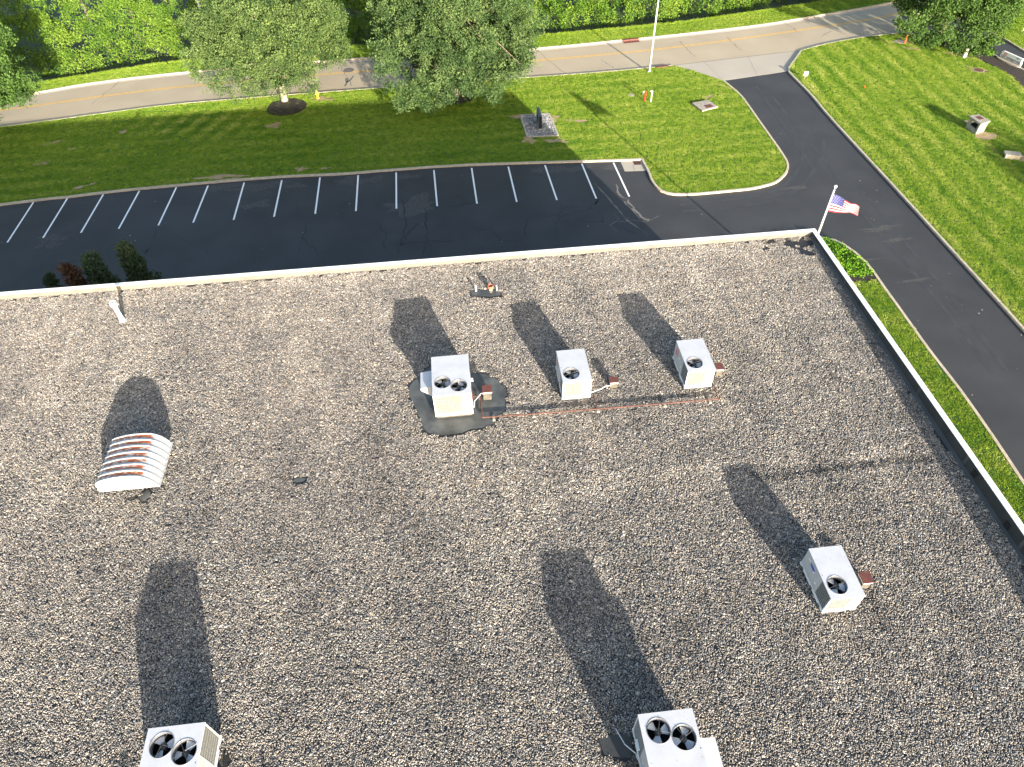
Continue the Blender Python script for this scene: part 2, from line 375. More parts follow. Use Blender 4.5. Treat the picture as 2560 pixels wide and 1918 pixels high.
for k in 'jd': SRC[k] = src_collection('leafage_' + k, [leaf_cluster(i + ord(k), 34, .26, .16, flat=1.3, up=1.1) for i in range(4)], LEAF[k])

# ================================================================== SETTING
MB().add([(-900, -600, -1.05), (900, -600, -1.05), (900, 1200, -1.05), (-900, 1200, -1.05)], [(0, 1, 2, 3)]).build('ground', M['ground'], kind='structure')
ZC, ZL = .13, .105
W = lambda pts, z=0: [G(x, y, z) for x, y in pts]
# curb lines measured on the photograph
P1 = [Vector((-150, 33.5, 0)), Vector((-60, 41.6, 0))] + W([(0, 510), (165, 491), (330, 472), (661, 443), (855, 433), (967, 424), (1161, 411), (1452, 401.6), (1606, 397)], ZC)
P1b = W([(1606, 397), (1613, 410), (1623, 430), (1630, 448), (1640, 463), (1653, 475), (1671, 481.5), (1688, 484), (1716, 484), (1757, 481.7), (1817, 476), (1880, 469.5), (1920, 460.5), (1941, 453), (1960, 437), (1969, 422), (1968, 404), (1952, 377), (1933, 350), (1894, 295), (1855, 241), (1828, 216), (1810, 202)], ZC)
P2 = W([(2003, 126), (1986, 150), (1973, 168), (1973, 178), (1992, 198), (2030, 237), (2073, 288), (2147, 369), (2225, 453), (2302, 537), (2365, 606), (2438, 686), (2555, 815), (2720, 1000)], ZC)
P3 = W([(2040, 591), (2058, 593.5), (2085, 599), (2112, 612), (2139, 631), (2166, 656), (2190, 687), (2212, 719), (2247, 767), (2322, 872), (2400, 973), (2477, 1082), (2555, 1199), (2700, 1420)], ZC)
RN1 = [Vector((-150, 27, 0)), Vector((-75, 47.5, 0)), Vector((-50, 55, 0))] + W([(0, 317), (233, 286), (428, 261), (661, 241), (850, 226.7), (1250, 198), (1511, 179), (1684, 162.7)], ZC)
APR = W([(1684, 163), (1745, 180), (1810, 202)], ZC)
RN2 = W([(2003, 126), (2050, 112.7), (2128, 97), (2200, 87), (2252, 81.5)], ZC)
RN3 = W([(2252, 81.5), (2290, 85), (2335, 91), (2372, 97), (2400, 103), (2455, 124), (2500, 143), (2560, 174), (2680, 240)], ZC)
RF = [Vector((-150, 32, 0)), Vector((-75, 54, 0)), Vector((-50, 60.8, 0))] + W([(54, 235), (233, 206), (467, 179), (850, 148), (1289, 123.6), (1557, 99), (1709, 83.6), (1894, 62), (2050, 37), (2225, 6)], ZC) + [Vector((60, 77, 0)), Vector((90, 86, 0))]
DT = [Vector((-150, 34.5, 0)), Vector((-75, 56.5, 0)), Vector((-50, 62.8, 0))] + W([(78, 212), (311, 175), (447, 155.5), (850, 120), (1328, 91), (1472, 80), (1710, 56), (1855, 37), (1972, 19), (2050, 8)], ZC) + [Vector((52, 76.5, 0)), Vector((70, 82, 0)), Vector((90, 89, 0))]
for nm in ('P1', 'RN1', 'RF', 'DT', 'P3', 'P2', 'RN2', 'RN3', 'P1b'): globals()[nm] = smooth_path(globals()[nm], .6 if nm != 'P1b' else .3)
def curb(path, name='curb', z0=-.1, z1=ZC, wd=.15, side=1):
    a = offset(path, wd / 2); b = offset(path, -wd / 2); mb = MB(); vs = []; fs = []
    for p, q in zip(a, b): vs += [(p.x, p.y, z0), (p.x, p.y, z1), (q.x, q.y, z1 - .004), (q.x, q.y, z0)]
    for i in range(len(a) - 1):
        for k in range(3): fs.append((4 * i + k, 4 * i + k + 1, 4 * i + k + 5, 4 * i + k + 4))
    mb.add(vs, [f[::-1] for f in fs]); return mb.build(name, M['curb'], kind='structure', bevel=0)
curb(P1); curb(P1b); curb(P2); curb(P3); curb(RN1, wd=.06); curb(RN2, wd=.06); curb(RN3); curb(RF)
# road
road = MB().prism([(p.x, p.y) for p in RN1 + smooth_path(W([(1684, 163), (2003, 126)]), 3)[1:-1] + RN2 + [G(2330, 70), G(2450, 98), G(2560, 130), Vector((110, 70, 0)), Vector((110, 92, 0))] + RF[::-1]], -.05, .0).build('road', M['road'], kind='structure')
g1 = MB(); g1.ribbon(offset(RF, -.32), .42, .004); g1.build('gutter', M['gutter'], road)
g1 = MB(); g1.ribbon(offset(RN1, .34), .42, .004); g1.ribbon(offset(RN2, .34), .42, .004); g1.build('gutter', M['gutter'], road)
YL = smooth_path([Vector((-150, 29.5, 0)), Vector((-75, 51, 0)), Vector((-50, 58, 0))] + W([(54, 269), (330, 231), (505, 212.5), (850, 182.7), (1309, 153.6), (1700, 116.6), (2089, 62), (2264, 31)]) + [Vector((62, 74.5, 0)), Vector((90, 84, 0))], 1)
for d in (-.1, .1): MB().ribbon(offset(YL, d), .1, .004).build('centre_line', M['yellow'], road)
for pts in ([(1340, 126), (1420, 190)], [(1505, 150), (1538, 172)], [(1815, 93), (1850, 125)], [(1700, 104), (1735, 140)], [(2050, 92), (2078, 78)], [(300, 200), (230, 262)], [(700, 158), (745, 217)], [(1955, 52), (2005, 86)], [(850, 165), (880, 214)]):
    a, b = W(pts); mb = MB(); n = 9
    mb.ribbon([a.lerp(b, t / n) + Vector((random.uniform(-.12, .12), random.uniform(-.08, .08), 0)) for t in range(n + 1)], .05, .006, .6); mb.build('crack', M['joint'], road)
mb = MB(); mb.ribbon([G(x, y) for x, y in ((862, 216), (868, 205), (876, 200), (884, 190))], .22, .006, .5); mb.ribbon([G(x, y) for x, y in ((868, 206), (866, 196))], .2, .006, .4); mb.build('repair_patch', M['joint'], road)
# road shoulder joint lines (along the gutters)
for pth, d in ((RF, -.56), (RN1, .57)): MB().ribbon(offset(pth, d), .03, .008).build('gutter_joint', M['joint'], road)
# apron
apr = MB().prism([(p.x, p.y) for p in W([(1684, 163), (1745, 180), (1810, 202), (1972, 178), (1973, 168), (1986, 150), (2003, 126)])], -.05, .006).build('driveway_apron', M['apron'], kind='structure')
for pts, wd in (([(1690, 163), (2003, 126.5)], .05), ([(1760, 155), (1806, 200)], .02), ([(1870, 142), (1893, 189)], .02)):
    MB().ribbon(W(pts), wd, .011).build('joint', M['joint'], apr)
# parking lot + driveway asphalt
lotpoly = [(p.x, p.y) for p in P1 + P1b + P2[9:]] + [(40, -40), (16, -40), (16, 24)] + [(-60, 24), (-150, 24)]
lotpoly = [(p.x, p.y) for p in P1 + P1b[1:-1] + W([(1800, 186), (1990, 158)]) + [p for p in P2 if p.y < G(1973, 178).y]] + [(60, -60), (16, -60), (16, 24.6), (-150, 24.6)]
lot = MB().prism(lotpoly, -.06, 0.0).build('parking_lot', M['asphalt'], kind='structure')
tops = [(83.6, 506), (168.7, 495.7), (258.5, 486), (348.4, 477.4), (441, 468.5), (520, 464.6), (610.4, 456.8), (704.5, 451), (800, 444), (895.5, 438.6), (990.4, 431.6), (1084.8, 425.7), (1179, 420.3), (1270.7, 417.2), (1362.4, 413.3), (1454.2, 409), (1533.5, 407)]
bots = [(18.3, 606.5), (107.7, 594.9), (202.2, 582.4), (296.7, 572.3), (395.8, 563.8), (482.9, 556.8), (584, 549.8), (685, 542.4), (788, 535), (889.7, 528), (991, 521.8), (1093, 515.6), (1192.5, 509.3), (1292, 505), (1392.4, 500.4), (1490.7, 496.5), (1573.2, 491.8)]
for t, b in zip(tops, bots):
    MB().ribbon([G(*t), G(*b)], .115, .005).build('parking_line', M['paint'], lot)
t0 = G(*tops[0]); b0 = G(*bots[0])
for k in (1, 2, 3): MB().ribbon([t0 + Vector((-2.75 * k, -.25 * k, 0)), b0 + Vector((-2.75 * k, -.2 * k, 0))], .115, .005).build('parking_line', M['paint'], lot)
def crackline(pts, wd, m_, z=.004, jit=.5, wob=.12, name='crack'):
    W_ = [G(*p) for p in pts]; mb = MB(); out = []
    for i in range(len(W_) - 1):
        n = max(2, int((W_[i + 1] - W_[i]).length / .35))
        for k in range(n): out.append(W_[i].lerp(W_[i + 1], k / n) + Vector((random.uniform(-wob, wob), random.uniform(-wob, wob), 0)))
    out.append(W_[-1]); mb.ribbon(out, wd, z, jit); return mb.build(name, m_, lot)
S = lambda l, o, s: [(o[0] + a / s, o[1] + b / s) for a, b in l]
for l in ([(370, 1640), (400, 1540), (430, 1440), (410, 1330), (395, 1290)], [(410, 1540), (450, 1490), (500, 1440)], [(1400, 1400), (1640, 1330), (1660, 1270)], [(540, 1640), (560, 1500), (545, 1340)], [(1380, 1540), (1400, 1420), (1430, 1350), (1470, 1330), (1600, 1330), (1700, 1260)], [(1430, 1350), (1420, 1310)],
          [(1200, 1540), (1190, 1450), (1220, 1400), (1400, 1380)], [(330, 1570), (560, 1550), (740, 1550)], [(230, 1440), (290, 1500), (285, 1580), (300, 1600)], [(860, 1470), (960, 1480), (1060, 1550), (1180, 1540)], [(680, 1330), (780, 1320), (880, 1290)], [(1690, 1430), (1400, 1420)], [(1600, 1330), (1670, 1380), (1690, 1430)], [(1760, 1450), (1900, 1500)]):
    crackline(S(l, (850, 0), 2.572), .10, M['asphalt_dark'])
for l in ([(0, 491), (620, 410), (1090, 375), (1450, 380)], [(215, 480), (120, 680), (70, 760)], [(1690, 20), (1620, 150), (1530, 320), (1500, 420)], [(1540, 300), (1600, 240)], [(0, 280), (80, 170), (160, 110)], [(2212, 390), (2080, 400)], [(2212, 180), (1990, 60)]):
    crackline(S(l, (100, 580), 5.82), .09, M['asphalt_dark'], wob=.06)
for l in ([(1910, 1640), (1950, 1500), (1975, 1420)], [(1900, 1320), (1925, 1400), (2120, 1360), (2212, 1365)], [(1940, 1520), (2050, 1640)], [(960, 1640), (1010, 1480), (920, 1450)], [(1330, 1640), (1360, 1530), (1420, 1470)]):
    crackline(S(l, (0, 0), 2.572), .08, M['asphalt_dark'])
for l, wd in (([(1640, 1180), (1730, 1280), (1850, 1420), (1980, 1510)], .16), ([(1780, 1180), (1800, 1260), (1850, 1280), (1880, 1330), (1920, 1370), (1960, 1410), (1985, 1420)], .22), ([(1985, 1425), (2050, 1390)], .1), ([(1775, 1380), (1790, 1420), (1740, 1440), (1780, 1490)], .07), ([(1780, 1425), (1880, 1420), (1980, 1425)], .05), ([(1850, 1400), (1860, 1420)], .08), ([(1830, 1290), (1900, 1370), (1960, 1430)], .1)):  # first streak is the coping's reflected glint painted pale; the rest are cracks
    crackline(S(l, (850, 0), 2.572), wd * .5, M['asphalt_pale'], z=.0045 + wd * .01, jit=.9, wob=.14 if wd < .16 or wd > .2 else .02, name='pale_crack_and_glint')
for i, (x, y, rx, ry) in enumerate(((871, 452, .8, .5), (925, 450, 1.0, .45), (1350, 424, .7, .35), (1393, 424, .9, .4), (1436, 423, .8, .35), (1530, 420, .7, .3), (1030, 516, 1.8, .9), (560, 466, 1.3, .35), (650, 466, 1.6, .5), (1020, 442, .9, .3), (130, 596, .9, .4), (120, 610, .7, .5), (735, 465, .8, .3), (545, 473, .8, .3), (640, 512, 1, .4), (2200, 572, 1.2, .25), (2240, 600, .8, .2), (1985, 470, 1.0, .2), (2140, 655, 1.6, .12), (2290, 700, 1.4, .1))):
    p = G(x, y); mt_ = M.setdefault('asphalt_worn', mat('sunbleached_asphalt', (.052, .050, .048), .8, noise=(6, .35)))
    MB().prism(blob(p.x, p.y, rx, ry, .1, seed=i, rough=.5, n=40), 0, .0015 + .0002 * i, side=False).build('worn_patch', mt_, lot)
for i, l in enumerate(([(1960, 255), (2060, 330), (2170, 470), (2260, 560)], [(2000, 240), (2110, 340), (2240, 500)], [(2290, 660), (2400, 790), (2520, 930)], [(2250, 640), (2340, 770), (2470, 930)], [(1700, 520), (1850, 500), (1960, 470), (2020, 380)], [(1900, 540), (2050, 470), (2080, 380)])):
    pass
sp_ = MB()
for k in range(90):
    p = G(*random.choice([(random.uniform(1990, 2560), random.uniform(470, 1000)), (random.uniform(1700, 2300), random.uniform(180, 600)), (random.uniform(0, 1600), random.uniform(430, 640))])); a = random.uniform(0, 3); q = random.uniform(.015, .05)
    sp_.add([(p.x + q * math.cos(a + t) * (1 if t % 3 else 1.6), p.y + q * math.sin(a + t), .009) for t in (0, 1.3, 2.6, 4.2)], [(0, 1, 2, 3)])
sp_.build('litter_specks', M['curb'], lot, kind='stuff')
tm = MB()
for l in ([(1700, 512), (1830, 498), (1950, 470), (2005, 400), (2000, 330)], [(1705, 528), (1850, 516), (1985, 480), (2050, 400), (2060, 350)], [(2110, 480), (2230, 620), (2350, 760), (2480, 930)], [(2150, 470), (2275, 620), (2400, 770), (2520, 930)], [(1930, 240), (2010, 340), (2100, 450)], [(1890, 215), (1970, 330), (2040, 430)]):
    tm.ribbon(smooth_path([G(*p) for p in l], .6), .26, .002 + .0002 * len(tm.v) / 40, .3)
tm.build('tyre_tracks', mat('tyre_polished_asphalt', (.0335, .0338, .035), .65, noise=(1.2, .25)), lot, kind='stuff')
# drain pad with iron grate in the corner of the lot
S2 = lambda l: S(l, (1480, 370), 7.204)
dp = MB().prism([(p.x, p.y) for p in [G(*q) for q in S2([(510, 238), (905, 215), (985, 410), (590, 422)])]], 0, .008).build('storm_drain', M['apron'], label='square concrete pad with rusty grate in the corner of the parking lot kerb', cat='storm drain')
q_ = [G(*q) for q in S2([(725, 238), (850, 232), (895, 302), (760, 308)])]
MB().prism([(p.x, p.y) for p in q_], .008, .014).build('grate', M['ironrust'], dp)
gb = MB()
for k in range(1, 7):
    a = q_[0].lerp(q_[1], k / 7); b = q_[3].lerp(q_[2], k / 7); gb.ribbon([a, b], .035, .018)
gb.build('grate_slots', M['black'], dp)
MB().ribbon([G(*q) for q in S2([(735, 305), (768, 415)])], .03, .012).build('joint', M['joint'], dp)
# ---------------------------------------------------------------- lawns
def poly2(l): return [(p.x, p.y) for p in l]
LAWN = {}
LAWN['main'] = poly2(offset(RN1, -.02) + APR[1:] + offset(P1b, .07)[::-1] + offset(P1, .07)[::-1])
MULCH_EDGE = W([(2276, 92), (2341, 107), (2377, 125), (2422, 128), (2437, 141), (2467, 157), (2503, 175), (2531, 192), (2558, 219), (2640, 300)], ZL)
LAWN['right'] = poly2(offset(RN2, -.02)) + poly2(smooth_path(MULCH_EDGE, .5)) + [(70, 30), (70, -60), (52, -60)] + poly2(offset(P2, .07)[::-1])
LAWN['verge'] = poly2(offset(RF, .07) + DT[::-1])
yb = G(2192, 699, ZL).y
P3s = [p for p in offset(P3, -.07) if p.y < yb - .25]
LAWN['strip'] = [(XR, yb - .1), (G(2190, 699, ZL).x, yb)] + poly2(P3s) + [(30, -60), (XR, -60)]
FARC = smooth_path([Vector((46.5, 69.9, 0))] + W([(2440, 50), (2475, 78), (2520, 100), (2560, 125), (2700, 200)], ZC), .8)
LAWN['far'] = [(57, 73)] + poly2(FARC[2:]) + [(110, 40), (110, 75)]
for k, p in LAWN.items():
    MB().prism(p, -1.0 if k == 'verge' else -.1, ZL - .02).build('lawn', M['lawn_base'], kind='structure')
curb(FARC[2:])
# bank falling away behind the verge
mb = MB(); vs = []; fs = []
lo = offset(DT, .8)
for p, q in zip(DT, lo): vs += [(p.x, p.y, ZL - .02), (q.x, q.y, -1.04)]
for i in range(len(DT) - 1): fs.append((2 * i, 2 * i + 2, 2 * i + 3, 2 * i + 1))
mb.add(vs, fs).build('ditch_bank', M['lawn_base'], kind='structure')
# second driveway on the right and mulch bed
d2 = MB().prism(poly2(RN3[1:]) + [(70, 30)] + poly2(FARC[::-1]), -.06, .01).build('second_driveway', M['asphalt'], kind='structure')
mulch = MB().prism(poly2(smooth_path(MULCH_EDGE, .5)) + [(62, 38)] + poly2(RN3[::-1]), -.06, .12).build('mulch_bed', M['mulch'], kind='structure')
# groundcover bed at the building corner
bedpoly = [(XR, 28.6)] + poly2([p for p in offset(P3, -.07) if p.y > yb + .25]) + [(XR, yb + .1)]
bedpoly = [(XR, 24.9), (XR, 33.3)] + poly2([p for p in offset(P3, -.07) if p.y > yb]) + [(G(2190, 699, ZL).x, yb), (XR, yb - .1)]
MB().prism(bedpoly, -.1, .1).build('planting_bed', M['mulch'], kind='structure')
# soil patches (bare earth) with no grass
SOIL = []
def soil(px, py, rx, ry, rot=0, seed=0, m_='soil', name='dirt_patch'):
    p = G(px, py, ZL); pl = blob(p.x, p.y, rx, ry, rot, seed=seed, rough=.55, n=34); SOIL.append(pl)
    return MB().prism(pl, .05, ZL + .004, side=False).build(name, M[m_], kind='structure')
for i, a in enumerate(((685, 314, .7, .35), (1440, 302, .85, .22, -.3), (1385, 296, .35, .5), (550, 442, 1.5, .28), (752, 423, .35, .3), (807, 247, .9, .35), (306, 330, .35, .22), (130, 357, .7, .18, .5), (100, 409, .6, .15, .4), (205, 467, .8, .16, .5), (1300, 292, .8, .3), (1322, 350, .5, .5), (1390, 352, .8, .35), (2255, 104, .85, .5), (2282, 122, .75, .3, -.6), (2446, 175, .8, .45, -.6), (2402, 139, 1.1, .35, -.7), (110, 410, .3, .12), (180, 372, .3, .14), (1812, 215, .1, .9, .6), (1772, 242, .5, .2, .3), (580, 447, .6, .15), (812, 421, .3, .12), (2470, 1218, .02, .02), (2546, 395, .9, .35, -.5))):
    soil(*a[:4], rot=a[4] if len(a) > 4 else 0, seed=i)
pt_ = G(2452, 335, ZL); pq = G(2464, 340, ZL); pl = blob(pq.x, pq.y, .85, .6, 0, seed=77, rough=.12); SOIL.append(pl); MB().prism(pl, .05, ZL + .006, side=False).build('dirt_patch', M['soil'], kind='structure')
pq = G(2431, 309, ZL); pl = blob(pq.x, pq.y, .45, .6, .3, seed=78, rough=.12); SOIL.append(pl); MB().prism(pl, .05, ZL + .005, side=False).build('dirt_patch', M['soil'], kind='structure')
for i, (px, py, r_) in enumerate(((717, 268, 1.65), (1136, 240, 1.7))):
    p = G(px, py, ZL); pl = blob(p.x, p.y, r_, r_ * .95, seed=200 + i, rough=.04); SOIL.append(pl); MB().prism(pl, .05, ZL + .03).build('mulch_ring', M['mulch'], kind='structure')
SIGNBED = [(5.72, 52.95), (8.06, 52.9), (8.25, 49.2), (5.85, 49.3)]; SOIL.append(SIGNBED)
# grass
def grass_points(poly, step=.215):
    a = np.array(poly); xs = np.arange(max(a[:, 0].min(), -75), min(a[:, 0].max(), 80), step); ys = np.arange(max(a[:, 1].min(), -5), min(a[:, 1].max(), 92), step)
    X, Y = np.meshgrid(xs, ys); X = X.ravel(); Y = Y.ravel(); k = in_view(X, Y, np.full(len(X), .1), .06); X, Y = X[k], Y[k]
    X = X + rng.uniform(-.1, .1, len(X)); Y = Y + rng.uniform(-.1, .1, len(Y)); k = inside(X, Y, poly); return X[k], Y[k]
GX = []; GY = []; GT = []
for k, p in LAWN.items():
    X, Y = grass_points(p)
    t = .45 + .07 * noise2(X, Y, 11, 3, 4) + rng.normal(0, .09, len(X))
    if k == 'right':
        a = P2[6]; b = P2[-2]; d = (b - a).normalized(); u = -(X - a.x) * d.y + (Y - a.y) * d.x; u = u + .35 * noise2(X, Y, 14, 9)
        t += .10 * noise2(X * 3.2, Y * .35, 3.2, 55, 3) + .07 * np.sin(u * 2 * math.pi / .62) * np.clip(noise2(X, Y, 7, 56), 0, 1)
        t += .17 * np.tanh(1.6 * np.sin(u * 2 * math.pi / 1.75 + .5 * noise2(X, Y, 24, 19))) * np.clip(.75 + .5 * noise2(X, Y, 12, 5), 0, 1.2) + .04
    elif k == 'main':
        t += .09 * noise2(X * .35, Y * 3.0, 3.0, 57, 3)
        v = Y - .03 * X + .25 * noise2(X, Y, 18, 6); t += .09 * np.tanh(2 * np.sin(v * 2 * math.pi / 1.6)) * np.clip(.6 + .6 * noise2(X, Y, 15, 18), 0, 1)
        px, py, _ = proj(X, Y, 0 * X); dg = np.exp(-((px - 500) / 130) ** 2 - ((py - 315) / 34) ** 2)
        t += .30 * dg * np.tanh(2 * np.sin((X - .45 * Y) * 2 * math.pi / 1.7))
        isl = (px > 1500); t += isl * .05
    elif k == 'strip': t += .22 * noise2(X, Y * 2.0, 5, 12) + .02
    elif k == 'verge': t += .03
    ks = np.ones(len(X), bool)
    for sp in SOIL: ks &= ~(inside(X, Y, sp) & (rng.uniform(0, 1, len(X)) > .16))
    GX.append(X[ks]); GY.append(Y[ks]); GT.append(t[ks])
GX = np.concatenate(GX); GY = np.concatenate(GY); GT = np.concatenate(GT)
scatter('grass', SRC_TUFT, np.stack([GX, GY, np.full(len(GX), ZL - .02)], 1), np.random.default_rng(5).uniform(.85, 1.25, len(GX)), GT, tilt=.06, kind='stuff')
# long uncut grass on the lip of the ditch
n = 4200; lp = offset(DT, .12); ii = rng.integers(0, len(lp) - 1, n); tt = rng.uniform(0, 1, n)
A = np.array([(p.x, p.y) for p in lp]); Q = A[ii] * (1 - tt[:, None]) + A[ii + 1] * tt[:, None]; ok = in_view(Q[:, 0], Q[:, 1], 0 * Q[:, 0], .05); Q = Q[ok]
scatter('long_grass', SRC_TUFT, np.stack([Q[:, 0], Q[:, 1] + rng.uniform(-.1, .25, len(Q)), np.full(len(Q), ZL - .03)], 1), np.full(len(Q), 1.0), np.full(len(Q), .5), flat=2.2, kind='stuff')
# corner groundcover
xs, ys = np.meshgrid(np.arange(XR, 26, .2), np.arange(18, 35, .2)); xs = xs.ravel() + rng.uniform(-.1, .1, xs.size); ys = ys.ravel() + rng.uniform(-.1, .1, ys.size)
bp = [(XR + .1, 24.9), (XR + .4, 33.0)] + poly2([p for p in offset(P3, -.3) if p.y > yb + .35]) + [(XR + .1, yb + .1)]
k = inside(xs, ys, bp); xs = xs[k]; ys = ys[k]; hz = .10 + .10 * (noise2(xs, ys, 1.3, 21) > .0) * rng.uniform(.5, 1, len(xs)) + .07 * noise2(xs, ys, .9, 22)
scatter('ground_cover', SRC['g'], np.stack([xs, ys, ZL + hz], 1), rng.uniform(.8, 1.2, len(xs)), .5 + .3 * noise2(xs, ys, 1.1, 23) + rng.normal(0, .1, len(xs)), kind='stuff')

# ================================================================== BUILDING
XL, YB = -46.0, -26.0
bld = empty('flat_roofed_building', (0, 0, 0), label='low commercial building with gravel flat roof and white parapet coping filling the foreground', cat='building')
T = .2
mb = MB(); mb.box(XL, YF - T + .03, -1, XR - .03, YF - .03, HR - .012); mb.box(XR - T + .03, YB, -1, XR - .03, YF - T + .03, HR - .012)
mb.box(XL, YB, -1, XL + T, YF - T + .03, HR - .012); mb.box(XL + T, YB, -1, XR - T + .03, YB + T, HR - .012)
mb.build('wall', M['wall'], bld)
# roof deck
xi, yi = XR - CW, YF - CW
mb = MB(); mb.add([(XL + .1, YB + .1, hroof(YB) - .03), (xi + .05, YB + .1, hroof(YB) - .03), (xi + .05, yi + .05, hroof(yi) - .03), (XL + .1, yi + .05, hroof(yi) - .03)], [(0, 1, 2, 3)]); mb.build('roof_deck', M['deck'], bld)
# inner parapet faces: membrane sheets with laps, battered slightly
mb = MB(); mb.box(XL + .2, yi - .004, hroof(YF) - .25, xi, yi + .03, HR - .02); 
mb.build('parapet_face', M['membrane_wall'], bld)
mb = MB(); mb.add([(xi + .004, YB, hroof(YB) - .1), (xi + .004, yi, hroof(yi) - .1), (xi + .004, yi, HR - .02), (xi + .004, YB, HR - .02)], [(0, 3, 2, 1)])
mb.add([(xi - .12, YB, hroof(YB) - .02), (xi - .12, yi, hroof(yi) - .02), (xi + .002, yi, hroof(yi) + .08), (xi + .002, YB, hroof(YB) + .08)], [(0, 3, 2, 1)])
mb.build('parapet_face', M['membrane_dark'], bld)  # right face coloured darker than the front: its shade put into the colour
for y in np.arange(-10, 24, 3.1):
    MB().box(xi - .006, y, hroof(y) + .08, xi + .004, y + .12, HR - .03).build('membrane_lap', M['membrane'], bld)
for x in np.arange(-40, 15, 3.6):
    MB().box(x, yi - .012, hroof(yi) + .07, x + .1, yi - .004, HR - .03).build('membrane_lap', M['membrane_wall'], bld)
# coping in lengths, slightly proud, with folded edges
def coping(x0, y0, x1, y1):
    mb = MB(); mb.box(x0, y0, HR - .012, x1, y1, HR + .012); 
    return mb.build('coping', M['coping'], bld, bevel=.006)
x = XR - .002; seg = 3.05
def mitre(pts, z0=HR - .012, z1=HR + .012): return MB().prism(pts, z0, z1, bottom=True).build('coping', M['coping'], bld, bevel=.006)
x = XR - seg
mitre([(XR, YF), (x, YF), (x, YF - CW), (XR - CW, YF - CW)])
while x > XL:
    mitre([(x - .016, YF), (max(x - seg, XL), YF), (max(x - seg, XL), YF - CW), (x - .016, YF - CW)]); x -= seg
y = YF - seg
mitre([(XR, YF), (XR - CW, YF - CW), (XR - CW, y), (XR, y)])
while y > YB:
    mitre([(XR, y - .016), (XR - CW, y - .016), (XR - CW, max(y - seg, YB)), (XR, max(y - seg, YB))]); y -= seg
mb = MB(); mb.box(XL, YF + .002, HR - .13, XR + .02, YF + .02, HR - .008); mb.box(XR + .002, YB, HR - .13, XR + .02, YF + .002, HR - .008); mb.build('fascia', M['coping'], bld)
for (px, py) in ((2437, 1184), (2518, 1313)):
    a = G(px, py, HR - .42); yy = a.y
    # unproject on the plane x = xi
    d = CR * ((px - 1280) / FOC) - CU * ((py - 959) / FOC) + CF; t = xi / d.x; yy = d.y * t; zz = CAMH + d.z * t
    MB().box(xi - .02, yy - .1, zz - .13, xi - .004, yy + .1, zz + .12).build('scupper', M['black'], bld)
# bare membrane / tar on the roof
BARE = []
def roof_patch(poly, m_, name, dz=-.012):
    ax_ = sum(p[0] for p in poly) / len(poly); ay_ = sum(p[1] for p in poly) / len(poly); BARE.append([(p[0] + (p[0] - ax_) / max(.05, math.hypot(p[0] - ax_, p[1] - ay_)) * .075, p[1] + (p[1] - ay_) / max(.05, math.hypot(p[0] - ax_, p[1] - ay_)) * .075) for p in poly])
    dz += .0006 * len(BARE); return MB().prism(poly, 0, lambda x, y: hroof(y) + dz, side=False).build(name, M[m_], bld)
u1 = [(120, 900), (170, 790), (280, 715), (330, 640), (470, 560), (1020, 560), (1040, 680), (1150, 655), (1280, 690), (1400, 750), (1470, 830), (1545, 875), (1572, 960), (1545, 1090), (1545, 1200), (1490, 1265), (1420, 1330), (1370, 1430), (1250, 1480), (1050, 1500), (900, 1545), (800, 1585), (650, 1585), (520, 1575), (420, 1560), (370, 1480), (310, 1380), (250, 1280), (235, 1180), (190, 1080), (165, 1000)]
roof_patch([(p.x + random.uniform(-.06, .06), p.y + random.uniform(-.06, .06)) for p in [GR(*q) for q in S(u1, (1000, 820), 5.917)]], 'membrane', 'membrane_patch')
roof_patch([(p.x, p.y) for p in [GR(*q) for q in S([(400, 890), (700, 850), (1000, 860), (1300, 780), (1450, 800), (1530, 900), (1590, 1050), (1480, 1110), (1100, 1120), (480, 1090)], (1150, 670), 15.8)]], 'membrane', 'membrane_patch')
roof_patch([(p.x, p.y) for p in [GR(*q) for q in S([(1610, 1080), (1720, 1180), (1800, 1290), (1850, 1440), (1790, 1420), (1740, 1370), (1680, 1290), (1620, 1170)], (1700, 600), 2.572)]], 'membrane_dark', 'membrane_patch')
roof_patch([(p.x, p.y) for p in [GR(*q) for q in S([(110, 700), (200, 640), (640, 590), (660, 720), (640, 1010), (400, 990), (200, 960)], (1480, 1740), 6.506)]], 'membrane_dark', 'membrane_patch')
for i, (px, py, rx, ry, rot, mm) in enumerate(((1976, 610, .25, .19, 0, 'tar'), (2010, 608, .34, .24, 0, 'tar'), (2012, 629, .38, .15, -.6, 'tar'), (1928, 605, .22, .07, .2, 'tar'), (1917, 620, .12, .06, 0, 'tar'), (747, 1200, .2, .1, 0, 'membrane'), (365, 1238, .16, .2, .3, 'membrane'), (1275, 633, .25, .1, 0, 'tar'), (330, 1245, .1, .07, 0, 'membrane_dark'), (905, 657, .15, .05, 0, 'tar'), (565, 1900, .07, .22, 0, 'tar'))):
    p = GR(px, py); roof_patch(blob(p.x, p.y, rx, ry, rot, seed=i + 40), mm, 'tar_patch' if mm == 'tar' else 'membrane_patch')
# ---- the rooftop units' footprints (x, y, w, d, h, turned)
UNITS = {1: (-1.445, 15.826, 1.336, 1.909, 1.21), 2: (3.177, 16.092, 1.03, 1.60, .985), 3: (7.72, 16.089, 1.0, 1.59, .985), 5: (9.305, 7.363, .965, 1.55, .94)}
